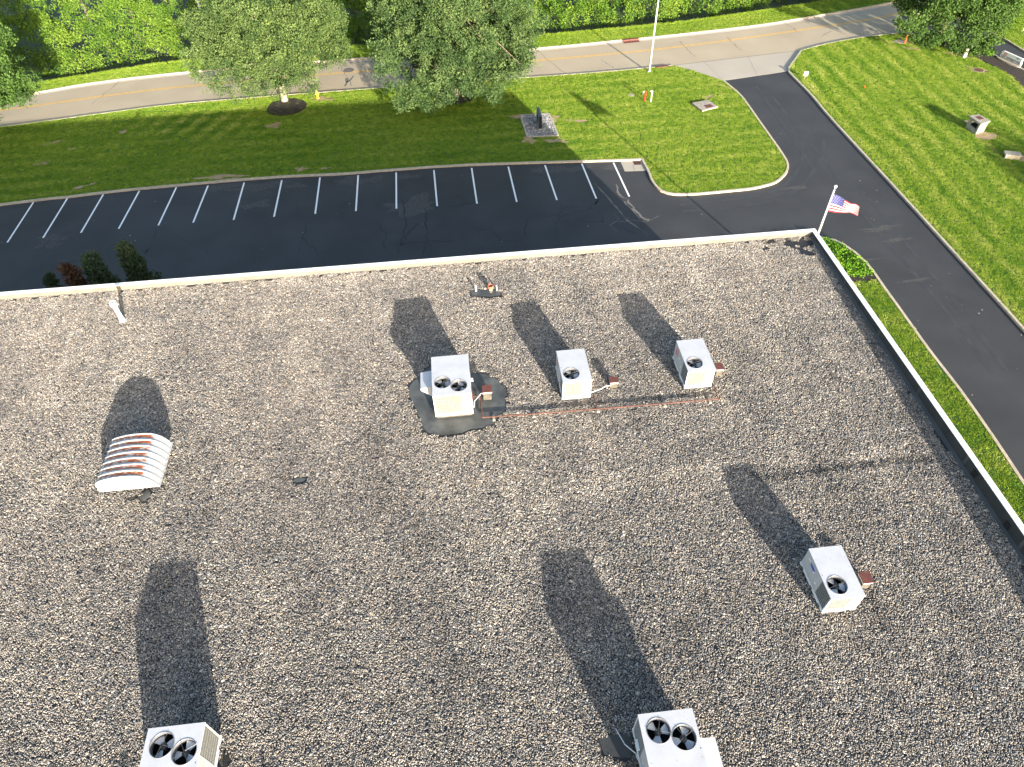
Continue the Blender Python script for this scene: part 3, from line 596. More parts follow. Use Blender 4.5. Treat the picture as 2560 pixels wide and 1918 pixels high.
# gravel
stp = .155
xs, ys = np.meshgrid(np.arange(-34, xi, stp), np.arange(-2, yi, stp)); xs = xs.ravel() + rng.uniform(-.03, .03, xs.size); ys = ys.ravel() + rng.uniform(-.03, .03, ys.size)
k = in_view(xs, ys, HR - .5 + 0 * xs, .05) & (xs < xi - .1) & (ys < yi - .06); xs, ys = xs[k], ys[k]
for i, p in enumerate(BARE): xs, ys = (lambda kk: (xs[kk], ys[kk]))(~inside(xs, ys, p))
tone = .49 + .045 * noise2(xs, ys, 9, 31) + .05 * noise2(xs, ys, 2.6, 32) + .04 * noise2(xs, ys, .9, 33)
tone += .05 * np.clip((ys - 14) / 8, 0, 1)
px, py, _ = proj(xs, ys, hroof(ys))
def band(pts, wd, amt):
    global tone
    P = np.array(pts, float)
    for i in range(len(P) - 1):
        a, b = P[i], P[i + 1]; d = b - a; L2 = d @ d; t = np.clip(((px - a[0]) * d[0] + (py - a[1]) * d[1]) / L2, 0, 1)
        dd = np.hypot(px - a[0] - t * d[0], py - a[1] - t * d[1]); tone = tone + amt * np.exp(-(dd / wd) ** 2)
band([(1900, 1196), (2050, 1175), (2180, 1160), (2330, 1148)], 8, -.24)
band([(1350, 1200), (1600, 1175), (1850, 1160), (2150, 1140), (2300, 1128)], 7, .07)
band([(1360, 1262), (1500, 1210), (1800, 1165)], 30, .06)
band([(1400, 1190), (1600, 1170), (1780, 1130)], 25, -.05)
band([(30, 740), (900, 690), (1990, 600)], 26, .06)
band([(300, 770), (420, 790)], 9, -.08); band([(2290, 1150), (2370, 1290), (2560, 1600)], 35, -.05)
band([(1040, 880), (1100, 1090)], 40, .05); band([(2100, 800), (2300, 1100)], 26, -.06)
rr = np.random.default_rng(8)
scatter('roof_gravel', SRC_PEB, np.stack([xs, ys, hroof(ys) - .012], 1), rr.uniform(.95, 1.15, len(xs)), tone, parent=bld, tilt=.03, kind='stuff')

# ================================================================== ROOFTOP UNITS
def plate(mb, x0, y0, x1, y1, z, cx, cy, r, n=32):
    """rectangle with a round hole"""
    vs = []; fs = []
    for k in range(n):
        t = 2 * math.pi * k / n; c, s_ = math.cos(t), math.sin(t)
        vs.append((cx + r * c, cy + r * s_, z))
        tx = ((x1 - cx) / c if c > 0 else (x0 - cx) / c) if abs(c) > 1e-6 else 1e9; ty = ((y1 - cy) / s_ if s_ > 0 else (y0 - cy) / s_) if abs(s_) > 1e-6 else 1e9
        q = min(tx, ty); vs.append((cx + q * c, cy + q * s_, z))
    for k in range(n):
        a, b = 2 * k, 2 * ((k + 1) % n); fs.append((a, a + 1, b + 1, b))
    nb = len(vs)
    for X, Y in ((x0, y0), (x1, y0), (x1, y1), (x0, y1)):
        t = math.atan2(Y - cy, X - cx) % (2 * math.pi); k = int(t / (2 * math.pi / n)) % n; vs.append((X, Y, z)); fs.append((2 * k + 1, len(vs) - 1, 2 * ((k + 1) % n) + 1))
    mb.add(vs, fs)
def add_fan(par, cx, cy, ztop, r, ang, nb=3):
    mb = MB(); mb.lathe([(r + .012, ztop + .001), (r + .008, ztop + .007), (r, ztop + .007), (r - .003, ztop - .02), (r - .004, ztop - .16)], cx, cy, 36); ring = mb.build('fan', M['ring'], par, smooth=True)
    fan = MB(); zb = ztop - .12
    for k in range(nb):
        a0 = ang + k * 2 * math.pi / nb; vs = []; na = 5
        for i in range(2):
            rr_ = r * (.28 if i == 0 else .93)
            for j in range(na):
                aa = a0 + (j / (na - 1) - .5) * (.95 if i else 1.0); vs.append((cx + rr_ * math.cos(aa), cy + rr_ * math.sin(aa), zb + (j / (na - 1) - .5) * .07))
        fan.add(vs, [(j, na + j, na + j + 1, j + 1) for j in range(na - 1)])
    f = fan.build('fan_blades', M['blade'], ring, smooth=True)
    MB().lathe([(.0, zb + .05), (r * .30, zb + .045), (r * .31, zb - .1)], cx, cy, 18).build('fan_hub', M['motor'], ring, smooth=True)
    g = MB()
    for k in range(4):
        a = ang * .7 + k * math.pi / 2 + .5; g.tube([(cx + r * .1 * math.cos(a), cy + r * .1 * math.sin(a), ztop + .012), (cx + (r + .02) * math.cos(a), cy + (r + .02) * math.sin(a), ztop + .010)], .0045, 5)
    g.build('fan_guard', M['wire'], ring)
def make_unit(name, w_, d_, h_, fans, big, label, group):
    t = empty(name, (0, 0, 0), 0, label, 'air conditioner', group)
    z0 = .10; zb = .20
    MB().box(.03, .03, -.08, w_ - .03, d_ - .03, z0).build('roof_curb', M['curbwall'] if big else M['membrane'], t)
    # base rail with fork slots
    b = MB(); b.box(-.015, -.02, z0, w_ + .015, d_ + .02, zb); b.build('base_rail', M['unit_white'], t, bevel=.006)
    s_ = MB()
    for xx in (.18 * w_, .70 * w_):
        s_.box(xx, -.026, z0 + .025, xx + .13, -.016, zb - .03); s_.box(xx, d_ + .016, z0 + .025, xx + .13, d_ + .026, zb - .03)
    for yy in (.1 * d_, .45 * d_, .85 * d_):
        s_.box(-.021, yy, z0 + .025, -.011, yy + .12, zb - .03); s_.box(w_ + .011, yy, z0 + .025, w_ + .021, yy + .12, zb - .03)
    s_.build('fork_slots', M['slot'], t, kind='stuff')
    # cabinet shell (open top) and panels
    c = MB(); c.box(.012, .012, zb, w_ - .012, d_ - .012, h_ - .03, top=False); c.build('cabinet', M['unit_side'], t)
    MB().box(.03, .03, h_ - .42, w_ - .03, d_ * .72, h_ - .40).build('interior', M['black'], t)
    cw = .70 * w_ if not big else .76 * w_
    # front: coil behind wire grille, service panel at the right
    fr = MB(); fr.box(0, -.004, zb + .002, .045, .012, h_ - .03); fr.box(cw - .04, -.004, zb + .002, cw, .012, h_ - .03); fr.box(.045, -.004, zb + .002, cw - .04, .012, zb + .045); fr.box(.045, -.004, h_ - .07, cw - .04, .012, h_ - .03)
    fr.build('coil_frame', M['unit_white'], t)
    co = MB(); co.box(.045, .002, zb + .045, cw - .04, .011, h_ - .07); coil_ = co.build('coil', M['coil'], t)
    gr = MB()
    nx = 14
    for k in range(1, nx): xx = .045 + (cw - .085) * k / nx; gr.box(xx, -.001, zb + .05, xx + .004, .002, h_ - .075)
    for k in range(1, 9): zz = zb + .05 + (h_ - zb - .12) * k / 9; gr.box(.046, -.002, zz, cw - .041, .0, zz + .004)
    gr.build('coil_grille', M['galv'], coil_, kind='stuff')
    MB().box(cw + .006, -.006, zb + .004, w_, .012, h_ - .034).build('service_panel', M['unit_white'], t, bevel=.004)
    MB().box(cw + .045, -.010, h_ - .34, cw + .062, -.006, h_ - .12).build('louvre_slot', M['slot'], t)
    MB().box(cw + .05, -.010, zb + .10, cw + .065, -.006, zb + .17).build('louvre_slot', M['slot'], t)
    # side panels
    for sx in (0, 1):
        x0, x1 = ((-.004, .012) if sx == 0 else (w_ - .012, w_ + .004))
        yc = .36 * d_
        MB().box(x0, .0, zb + .004, x1, .04, h_ - .034).build('corner_post', M['unit_white'], t)
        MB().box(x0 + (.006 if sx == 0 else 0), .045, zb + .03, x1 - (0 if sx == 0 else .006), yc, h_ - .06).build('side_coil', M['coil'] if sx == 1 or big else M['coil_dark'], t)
        if big and sx == 1: pass
        gg = MB()
        for k in range(1, 7): zz = zb + .03 + (h_ - zb - .09) * k / 7; gg.box(x0 - .001, .046, zz, x1 + .001, yc, zz + .004)
        gg.build('side_grille', M['galv'], t, kind='stuff')
        MB().box(x0, yc + .006, zb + .004, x1, .68 * d_, h_ - .034).build('side_panel', M['unit_side'], t, bevel=.004)
        MB().box(x0, .68 * d_ + .006, zb + .004, x1, d_, h_ - .034).build('side_panel', M['unit_side'], t, bevel=.004)
        sg = -1 if sx == 0 else 1
        for yy, zz, a_, b_ in ((.45, .3, .07, .05), (.6, .55, .08, .05), (.8, .7, .14, .035)):
            xx = x0 if sx == 0 else x1
            MB().box(min(xx, xx + sg * .003), yy * d_, zb + zz * (h_ - zb), max(xx, xx + sg * .003), yy * d_ + a_, zb + zz * (h_ - zb) + b_).build('label_plate', M['white'], t)
    MB().box(0, d_ - .012, zb + .004, w_, d_ + .004, h_ - .034).build('back_panel', M['unit_side'], t, bevel=.004)
    # top
    tp = MB(); z = h_ - .004; e = .012
    if len(fans) == 1:
        fx, fy, r = fans[0]; ys_ = fy + r + .12; plate(tp, -e, -e, w_ + e, ys_, z, fx, fy, r)
    else:
        (fx, fy, r), (gx, gy, _) = fans; xm = (fx + gx) / 2; ys_ = max(fy, gy) + r + .08
        plate(tp, -e, -e, xm, ys_, z, fx, fy, r); plate(tp, xm, -e, w_ + e, ys_, z, gx, gy, r)
    tp.add([(-e, ys_, z), (w_ + e, ys_, z), (w_ + e, d_ + e, z), (-e, d_ + e, z)], [(0, 1, 2, 3)])
    for a in (((-e, -e), (w_ + e, -e)), ((w_ + e, -e), (w_ + e, d_ + e)), ((w_ + e, d_ + e), (-e, d_ + e)), ((-e, d_ + e), (-e, -e))):
        (ax, ay), (bx_, by) = a; tp.add([(ax, ay, z - .04), (bx_, by, z - .04), (bx_, by, z), (ax, ay, z)], [(0, 1, 2, 3)])
    tp.build('top_panel', M['unit'], t)
    for i, (fx, fy, r) in enumerate(fans): add_fan(t, fx, fy, z, r, .9 + i * 1.1 + w_)
    sc_ = MB()
    for k in range(9): sc_.lathe([(.009, z + .001), (.006, z + .005), (0, z + .006)], .06 + (w_ - .12) * (k % 3) / 2, ys_ + .1 + (d_ - ys_ - .16) * (k // 3) / 2, 6)
    sc_.build('screws', M['wire'], t, kind='stuff')
    MB().lathe([(.014, z + .001), (.0, z + .003)], .04, .46 * d_, 8).build('grommet', M['slot'], t)
    return t
gs = 'small single-fan rooftop units'; gl = 'large twin-fan rooftop units'
u2 = make_unit('rooftop_unit', 1.03, 1.60, .985, [(.36, .40, .285)], False, 'single-fan rooftop air conditioner joined by a pale cable to a small red-topped box', gs)
u3 = dup(u2); u5 = dup(u2)
for o_, k, lab in ((u2, 2, None), (u3, 3, 'single-fan rooftop air conditioner at the right-hand end of the rusty gas pipe'), (u5, 5, 'single-fan rooftop air conditioner with blue oval badge standing alone near the right parapet')):
    x, y, w_, d_, h_ = UNITS[k]; o_.location = (x, y, hroof(y + d_ / 2)); o_.scale = (w_ / 1.03, d_ / 1.60, h_ / .985 * 1.03)
    if lab: o_['label'] = lab
for o_ in (u2, u3):
    for j in range(3): MB().box(-.0075, 1.20 + j * .09, .50, -.004, 1.26 + j * .09, .84).build('brand_stripe', M['sticker_red'], o_)
st = MB(); st.prism([(.5 * .30 * math.cos(t) + 1.12, .5 * .12 * math.sin(t)) for t in np.linspace(0, 6.28, 24, endpoint=False)], 0, .003)
st.v = [(-.0045 - v[2], v[0], .72 + v[1]) for v in st.v]; st.build('blue_badge', M['blue'], u5)
MB().box(.88, -.010, .62, .94, -.006, .70).build('warning_sticker', M['sticker_red'], u5)
MB().box(.78, -.05, .22, .93, -.006, .46).build('disconnect_box', M['unit_white'], u5, bevel=.005)
u1 = make_unit('rooftop_unit', 1.336, 1.909, 1.21, [(.36, .61, .285), (.93, .40, .285)], True, 'twin-fan rooftop air conditioner on the dark bare membrane patch', gl)
# air intake hood on the unit's left side
hd = MB(); x0, x1, y0, y1, za, zt = -.44, -.006, .62, 1.42, .45, 1.02
hd.add([(x1, y0, zt), (x0, y0, zt - .06), (x0, y0, zt - .16), (x1, y0, za), (x1, y1, zt), (x0, y1, zt - .06), (x0, y1, zt - .16), (x1, y1, za)], [(0, 1, 2, 3), (7, 6, 5, 4), (0, 4, 5, 1), (1, 5, 6, 2), (2, 6, 7, 3)])
hd.build('intake_hood', M['unit'], u1)
u4 = dup(u1); u6 = dup(u1)
x, y, w_, d_, h_ = UNITS[1]; u1.location = (x, y, hroof(y + d_ / 2))
for o_, px, py, lab in ((u4, (377.6, 1817), (504.5, 1810.6), 'twin-fan rooftop air conditioner cut off by the bottom edge below the rusty ribbed hood'), (u6, (1598.4, 1788.4), (1727.5, 1769), 'twin-fan rooftop air conditioner cut off by the bottom edge beside the small bare membrane patch')):
    a = GR(*px, 1.33); b = GR(*py, 1.33); o_.scale = (1, 1, 1.33 / 1.21); c = (a + b) / 2; rz = math.atan2(b.y - a.y, b.x - a.x)
    rz = 0.0 if abs(rz) < .12 else rz
    o_.rotation_euler = (0, 0, math.pi + rz * .5); o_['label'] = lab
    hw = 1.336 / 2; ddir = Vector((math.sin(rz * .5), -math.cos(rz * .5), 0)); rt = Vector((math.cos(rz * .5), math.sin(rz * .5), 0))
    o_.location = (c + ddir * 0 + rt * hw).xy.to_3d() + Vector((0, 0, hroof(c.y - .95)))
for ch in list(u4.children):
    if ch.name.startswith('intake_hood'): bpy.data.objects.remove(ch)
# details by unit 1
gp = M['rustpipe']
pu1 = u1.location
t_ = MB(); t_.tube([Vector((1.34, .14, .30)), Vector((1.40, .14, .28)), Vector((1.40, .05, .45)), Vector((1.42, .1, .62)), Vector((1.70, .5, .58))], .013, 6); t_.build('flexible_conduit', M['white'], u1)
t_ = MB(); t_.tube([(1.35, .62, .12), (1.35, .62, .7), (1.35, .80, .7)], .022, 7); t_.tube([(1.35, .62, .30), (1.62, .60, .30), (1.62, .60, .12)], .02, 7); t_.build('gas_riser', gp, u1)
MB().box(1.34, .98, .72, 1.44, 1.08, .80).build('junction_box', M['white'], u1)
# conduit on unit 6's left side (its local right)
t_ = MB(); t_.tube([(1.36, 1.75, .9), (1.40, 1.2, .6), (1.40, .9, .5), (1.42, .6, .3), (1.60, .3, .05), (1.75, -.1, .03)], .016, 6); t_.build('flexible_conduit', M['galv'], u6)
for yy in (1.35, .95): 
    MB().box(1.336, yy, .55, 1.40, yy + .02, .575).build('pipe_clip', M['galv'], u6)
MB().box(1.345, .35, .5, 1.41, .6, .56).build('junction_box', M['white'], u6)
MB().box(1.34, 1.82, 1.05, 1.38, 1.88, 1.12).build('valve_handle', M['red'], u6)
t_ = MB(); t_.box(1.14, 1.94, .90, 1.27, 2.04, .98); t_.build('gas_regulator', mat('brass', (.45, .22, .08), .5), u4); MB().lathe([(.0, 1.03), (.03, 1.02), (.03, .98)], 1.2, 1.99, 10).build('regulator_cap', M['white'], u4)

# red-topped curb boxes
def capbox(px, py, w_, d_, h_, lab):
    p = GR(px, py); t = empty('pipe_box', (p.x, p.y, hroof(p.y) - .02), 0, lab, 'pipe box', 'red-topped pipe boxes')
    MB().box(0, 0, -.06, w_, d_, h_ - .09).build('box_wall', M['curbwall'], t); MB().box(-.02, -.02, h_ - .09, w_ + .02, d_ + .02, h_ - .03).build('metal_skirt', M['unit_white'], t)
    c = MB(); c.prism([(-.03, -.03), (w_ + .03, -.03), (w_ + .03, d_ + .03), (-.03, d_ + .03)], h_ - .03, h_); c.build('lid', M['redcap'], t, bevel=.006); return t
capbox(1525, 971, .26, .24, .36, 'small red-topped box standing alone in the gravel between two units')
capbox(1209, 1000, .30, .30, .46, 'small red-topped box on the bare membrane beside the twin-fan unit')
capbox(1788, 941, .24, .28, .42, 'small red-topped box tucked against the unit at the end of the gas pipe')
capbox(2149, 1472, .26, .30, .42, 'small red-topped box tucked against the unit with the blue badge')
# pale cable from unit 2 to its box
pa = u2.location + Vector((1.0, .05, .2)); pb = GR(1527, 964, .3)
cb_ = MB(); cb_.tube([pa, pa + Vector((.12, .05, .05)), pa.lerp(pb, .5) + Vector((0, -.03, .06)), pa.lerp(pb, .8) + Vector((0, 0, .08)), pb], .012, 6); tag(cb_.build('cable', M['white']), 'thin pale cable running from single-fan unit to small red-topped box', 'cable')
# gas pipe
gas = empty('gas_pipe', GR(1206, 1047).xy.to_3d() + Vector((0, 0, 0)), 0, 'long rusty gas pipe on blocks running in front of the three middle units', 'pipe')
g0 = gas.location
def pw(px, py, dz=.10):
    p = GR(px, py, dz); return p - g0
mb = MB(); mb.tube([pw(1206, 1044), pw(1400, 1030), pw(1600, 1014), pw(1796, 997.5)], .026, 8); mb.build('main_pipe', gp, gas)
mb = MB(); mb.tube([pw(1206, 1044), pw(1200, 990)], .026, 8); mb.build('branch_pipe', gp, gas)
mb = MB(); mb.tube([pw(1493, 1022), pw(1483, 984)], .018, 8); mb.build('branch_pipe', M['ironrust'], gas)
mb = MB(); mb.tube([pw(1796, 997.5), pw(1783, 961)], .02, 8); mb.build('branch_pipe', M['ironrust'], gas)
for px, py in ((1234, 1045), (1334, 1037), (1494, 1024.5), (1660, 1011), (1773, 1002)):
    p = pw(px, py, .0); b = MB(); b.box(p.x - .04, p.y - .14, p.z - .03, p.x + .05, p.y + .10, p.z + .068); b.build('support_block', M['timber'], gas)
    MB().box(p.x - .05, p.y - .03, p.z + .068, p.x + .06, p.y + .03, p.z + .076).build('strap', M['galv'], gas)
# white vent pipe (leans slightly with its collar)
pb = GR(307, 801); v = empty('vent_pipe', (pb.x, pb.y, hroof(pb.y) - .03), 0, 'white plastic vent pipe with wider cap near the front parapet', 'pipe')
MB().lathe([(.105, 0), (.105, .16), (.085, .17), (.085, .82), (.0, .82)], 0, 0, 20).build('pipe', M['white'], v, smooth=False)
MB().lathe([(.105, .80), (.13, .82), (.13, 1.0), (.11, 1.02), (.085, 1.0), (.085, .86)], 0, 0, 20).build('cap', M['white'], v)
MB().lathe([(.0, .01), (.17, .01), (.16, .03), (.11, .05)], 0, 0, 20).build('flashing', M['galv'], v)
# small flue + slim pipe on membrane
pb = GR(1227, 728.5); v = empty('flue', (pb.x, pb.y, hroof(pb.y) - .03), 0, 'stubby rust-capped flue on a strip of bare membrane near the front parapet', 'flue')
MB().lathe([(.085, 0), (.085, .12)], 0, 0, 18).build('collar', M['curbwall'], v); MB().lathe([(.07, .12), (.07, .22)], 0, 0, 18).build('neck', M['white'], v)
MB().lathe([(.12, .20), (.13, .24), (.13, .34), (.10, .35), (.085, .30)], 0, 0, 20).build('cap', mat('rusted_flue', (.42, .13, .07), .7, noise=(12, .3)), v, smooth=True); MB().lathe([(.085, .30), (0, .30)], 0, 0, 18).build('flue_mouth', M['redcap'], v)
pb = GR(1190, 727); tag(MB().tube([(pb.x, pb.y, pb.z - .02), (pb.x, pb.y, pb.z + .26)], .04, 12).build('slim_vent_pipe', M['white']), 'short slim white pipe left of the rust-capped flue', 'pipe')
tag(MB().lathe([(0, pb.z + .28), (.03, pb.z + .27), (.03, pb.z - .02)], *GR(1242, 726).xy, 10).build('roof_stub', M['galv']), 'tiny metal stub right of the rust-capped flue', 'pipe')
# pipes standing just below the frame whose shadows reach into it
for i, (px, py, hh_, rr_) in enumerate(((306, 1838, 1.15, .12), (645, 1836, .95, .05))):
    tip = GR(px, py); b = Vector((tip.x - SX * hh_, tip.y - SY * hh_, 0)); b.z = hroof(b.y)
    v = empty('vent_stack', b, 0, 'thick vent stack just outside the bottom edge casting a stub of shadow' if i == 0 else 'thin vent stack just outside the bottom edge casting a thin shadow', 'pipe')
    MB().tube([(0, 0, -.05), (0, 0, hh_)], rr_, 14).build('pipe', M['galv'], v); MB().lathe([(rr_ * 1.6, 0), (rr_ * 1.05, .08)], 0, 0, 14).build('flashing', M['membrane'], v)

# ribbed relief hood with rust
hx0, hx1, hy0, hy1 = -12.52, -10.62, 13.84, 15.62; zz0 = hroof(14.7) + .03
hood = empty('relief_hood', (hx0, hy0, zz0), 0, 'white ribbed sheet-metal relief hood with rust patches along its ribs', 'roof vent')
Wd, Dp = hx1 - hx0, hy1 - hy0
prof = [(.0, .22), (.0, .62), (.08, .76), (.22, .84), (.55, .94), (.85, .975), (1.1, .975), (1.38, .95), (1.58, .88), (1.72, .77), (1.82, .60), (1.88, .40), (1.90, .22)]
prof = [(0, .20), (.02, .60), (.10, .72), (.30, .80), (.62, .875), (.92, .90), (1.22, .89), (1.45, .845), (1.60, .76), (1.72, .63), (1.82, .46), (1.90, .20)]
NS = 7
pd = []
for i in range(len(prof) - 1):
    for k in range(3): t = k / 3; pd.append((prof[i][0] * (1 - t) + prof[i + 1][0] * t, prof[i][1] * (1 - t) + prof[i + 1][1] * t))
pd.append(prof[-1])
for j in range(NS):
    ya, yb_ = Dp * j / NS, Dp * (j + 1) / NS; rows = [(ya, .0), (ya + .012, -.004), (ya + .065, -.030), (ya + .085, -.034), (yb_ - .036, -.036), (yb_ - .024, .0), (yb_ - .002, .002)]
    rust_r = [-.3, -.3, .15, .50, .54, -.3, -.3]; mb = MB(); rs = []
    nP = len(pd)
    for (yy, off), rv in zip(rows, rust_r):
        for (xx, z_) in pd:
            s_ = .5 - abs(xx / Wd - .5); mb.v.append((xx, yy, z_ + off)); xr = xx / Wd
            flat_ = 1 if .08 < xr < .80 else max(0, 1 - (xr - .80) / .05) if xr >= .80 else 0
            rs.append(rv * flat_ if rv > 0 else rv)
    for a in range(len(rows) - 1):
        for b in range(nP - 1): mb.f.append((a * nP + b, (a + 1) * nP + b, (a + 1) * nP + b + 1, a * nP + b + 1)); mb.mi.append(0)
    mb.f = [f[::-1] for f in mb.f]
    o_ = mb.build('rib_panel', M['hood'], hood); at = o_.data.attributes.new('rust', 'FLOAT', 'POINT'); at.data.foreach_set('value', rs)
for yy in (0.0, Dp):
    vs = [(x_, yy, z_ + .002) for x_, z_ in prof]; n_ = len(vs)
    o_ = MB().add([(x_, yy - .006, z_) for x_, z_ in prof] + [(x_, yy + .006, z_) for x_, z_ in prof], [tuple(range(n_)), tuple(range(n_, 2 * n_))[::-1]] + [(i, i + 1, n_ + i + 1, n_ + i) for i in range(n_ - 1)]).build('end_panel', M['unit_white'], hood)
mb = MB(); mb.tube([(Wd + .01, 0, .2), (Wd + .01, Dp, .2)], .018, 6); mb.tube([(-.01, 0, .2), (-.01, Dp, .2)], .018, 6); mb.build('drip_edge', M['galv'], hood)
MB().box(.35, .3, -.05, Wd - .35, Dp - .3, .45).build('throat', M['membrane'], hood)
mb = MB(); mb.tube([(.9, -.1, .02), (1.25, -.05, .03), (1.28, -.25, .03), (1.1, -.5, .02)], .012, 6); 

# ================================================================== OUTDOOR THINGS
def post(name, base, h_, r, mt_, label, cat, n=10):
    return tag(MB().tube([(base.x, base.y, 0), (base.x, base.y, h_)], r, n).build(name, mt_), label, cat)
# flagpole
fx, fy, fh = 19.345, 29.086, 6.6
fp = empty('flagpole', (fx, fy, 0), 0, 'pale metal flagpole beyond the right corner of the roof', 'flagpole')
MB().tube([(0, 0, -.1), (0, 0, fh * .5), (0, 0, fh)], [.07, .06, .045], 14).build('pole', M['pole'], fp, smooth=True)
MB().lathe([(.03, fh), (.05, fh + .02), (.02, fh + .05), (.02, fh + .14), (.07, fh + .18), (.085, fh + .24), (.06, fh + .30), (0, fh + .32)], 0, 0, 12).build('finial', M['white'], fp, smooth=True)
MB().lathe([(0, 0.06), (.14, .05), (.16, 0), (.16, -.05)], 0, 0, 16).build('base_collar', M['pole'], fp)
MB().tube([(.07, -.03, fh - .1), (.075, -.03, 1.0)], .006, 5).build('halyard', M['wire'], fp)
# flag cloth
flag = empty('flag', (fx + .06, fy, 0), 0, 'stars and stripes flag flying from the pale metal flagpole', 'flag')
FW, FH = 1.62, 1.02; NX, NY = 52, 26; zt = fh - .22
def fpos(u, v):                                     # u along the fly, v down the hoist
    x_ = FW * u * .86; dr = .58 * u ** 1.2 * (1 - .35 * v); y_ = -.55 * u + .15 * math.sin(8.5 * u + 1.6 * v) * (u ** .6) + .05 * v * math.sin(12 * u + 3)
    z_ = zt - FH * v * (1 - .38 * u) - dr + .03 * math.sin(9 * u + 2.4 * v) * u
    return Vector((x_, y_ , z_))
me = bpy.data.meshes.new('flag_cloth'); vs = [fpos(i / NX, j / NY) for j in range(NY + 1) for i in range(NX + 1)]; fs = []; mi = []
for j in range(NY):
    for i in range(NX):
        a = j * (NX + 1) + i; fs.append((a, a + 1, a + NX + 2, a + NX + 1)); stripe = j // 2; mi.append(2 if (i < NX * .4 and stripe < 7) else (0 if stripe % 2 == 0 else 1))
me.from_pydata(vs, [], fs)
def cloth(name, c):
    mt_ = mat(name, c, .8); N = mt_.node_tree.nodes; L = mt_.node_tree.links; tr = N.new('ShaderNodeBsdfTranslucent'); tr.inputs[0].default_value = (*c, 1); mx = N.new('ShaderNodeMixShader'); mx.inputs[0].default_value = .3
    L.new(N['Principled BSDF'].outputs[0], mx.inputs[1]); L.new(tr.outputs[0], mx.inputs[2]); L.new(mx.outputs[0], N['Material Output'].inputs[0]); return mt_
fm = [cloth('flag_red', (.50, .03, .04)), cloth('flag_white', (.55, .55, .55)), cloth('flag_blue', (.03, .035, .20))]
for a in fm: me.materials.append(a)
me.polygons.foreach_set('material_index', mi); me.polygons.foreach_set('use_smooth', [True] * len(mi)); me.update(); o_ = bpy.data.objects.new('cloth', me); COL.objects.link(o_); o_.parent = flag
mb = MB()
for r_ in range(9):
    for c_ in range(6 if r_ % 2 == 0 else 5):
        u = .4 * ((c_ + .5) / 6 if r_ % 2 == 0 else (c_ + 1) / 6); v = (7 / 13) * (r_ + .5) / 9; p = fpos(u, v); du = (fpos(u + .01, v) - p).normalized(); dv = (fpos(u, v + .01) - p).normalized(); nn = du.cross(dv).normalized()
        for sgn in (-1, 1):
            pts = []
            for k in range(10):
                a = math.pi / 2 + k * math.pi / 5; rr_ = .024 if k % 2 == 0 else .0105; pts.append(p + nn * .006 * sgn + du * rr_ * math.cos(a) - dv * rr_ * math.sin(a))
            mb.add([p + nn * .006 * sgn] + pts, [(0, k + 1, (k + 1) % 10 + 1) for k in range(10)])
mb.build('stars', fm[1], flag)
# light poles
def light_pole(base, hh_, rb, rt_, label, arm=None):
    t = empty('street_light', base, 0, label, 'street light', 'street lights along the road')
    MB().tube([(0, 0, -.1), (0, 0, hh_ * .5), (0, 0, hh_)], [rb, (rb + rt_) / 2, rt_], 12).build('pole', M['pole'], t, smooth=True)
    MB().box(-.13, -.13, 0, .13, .13, .05).build('base_plate', M['pole'], t)
    a = arm or Vector((-.4, 1.9, .25)); MB().tube([(0, 0, hh_ - .1), a * .5 + Vector((0, 0, hh_ + .1)), a + Vector((0, 0, hh_))], .035, 8).build('arm', M['pole'], t)
    e = a + Vector((0, 0, hh_)); MB().box(e.x - .12, e.y - .1, e.z - .06, e.x + .12, e.y + .45, e.z + .05).build('lamp_head', M['galv'], t, bevel=.02); return t
light_pole(G(1623, 179, .1), 6.4, .095, .055, 'tall pale street light standing on the lawn by the road and driveway')
light_pole(Vector((-22.9, 73.2, -1)), 9.5, .11, .06, 'grey street light rising behind the left round tree', Vector((.3, -1.9, .25)))
# bollards, posts, hydrant
def utility(name, px, py, hh_, r, mt_, label, cat, square=False, cap=None):
    p = G(px, py, ZL); t = empty(name, p, 0, label, cat)
    if square: MB().box(-r, -r * .7, -.05, r, r * .7, hh_).build('body', mt_, t, bevel=.01)
    else: MB().tube([(0, 0, -.05), (0, 0, hh_)], r, 12).build('body', mt_, t)
    MB().lathe([(r * 1.15, hh_ - .05), (r * 1.15, hh_ + .01), (0, hh_ + .05)], 0, 0, 12).build('cap', cap or mt_, t); return t
utility('marker_post', 1611.5, 253, .78, .06, M['red'], 'red marker post standing in the weedy grass', 'post')
vp = utility('standpipe', 1627, 255, .86, .04, M['white'], 'white bent standpipe right of the red marker post', 'pipe', cap=M['white'])
MB().tube([(0, 0, .82), (-.04, 0, .93), (-.10, 0, .92), (-.13, 0, .86)], .035, 10).build('bent_end', M['white'], vp); MB().tube([(-.13, 0, .86), (-.14, 0, .83)], .036, 10).build('black_mouth', M['slot'], vp)
tg = G(1607, 245, ZL); t = empty('valve_tag', tg, 0, 'thin stake with a white tag beside the red marker post', 'stake'); MB().tube([(-.2, 0, 0), (0, 0, .5)], .008, 5).build('stake', M['galv'], t); MB().box(-.03, -.01, .44, .05, .01, .56).build('tag', M['white'], t)
utility('marker_post', 2261, 109, .80, .06, M['orange'], 'orange marker post beside a bare soil circle near the road', 'post')
utility('utility_pedestal', 2410, 143, .72, .13, mat('pale_green_plastic', (.68, .70, .62), .5), 'pale square utility pedestal on a soil strip near the mulch bed', 'utility pedestal', square=True)
utility('stake_flag', 2161, 221, .22, .03, M['orange'], 'tiny orange stake in the right-hand lawn', 'stake')
# small white sign
p = G(2012, 197, ZL); t = empty('small_sign', p, -.2, 'small blank white yard sign beside the driveway kerb', 'sign'); MB().box(-.16, -.01, .24, .16, .01, .62).build('board', M['white'], t); MB().tube([(0, .015, -.05), (0, .015, .5)], .012, 6).build('stake', M['galv'], t)
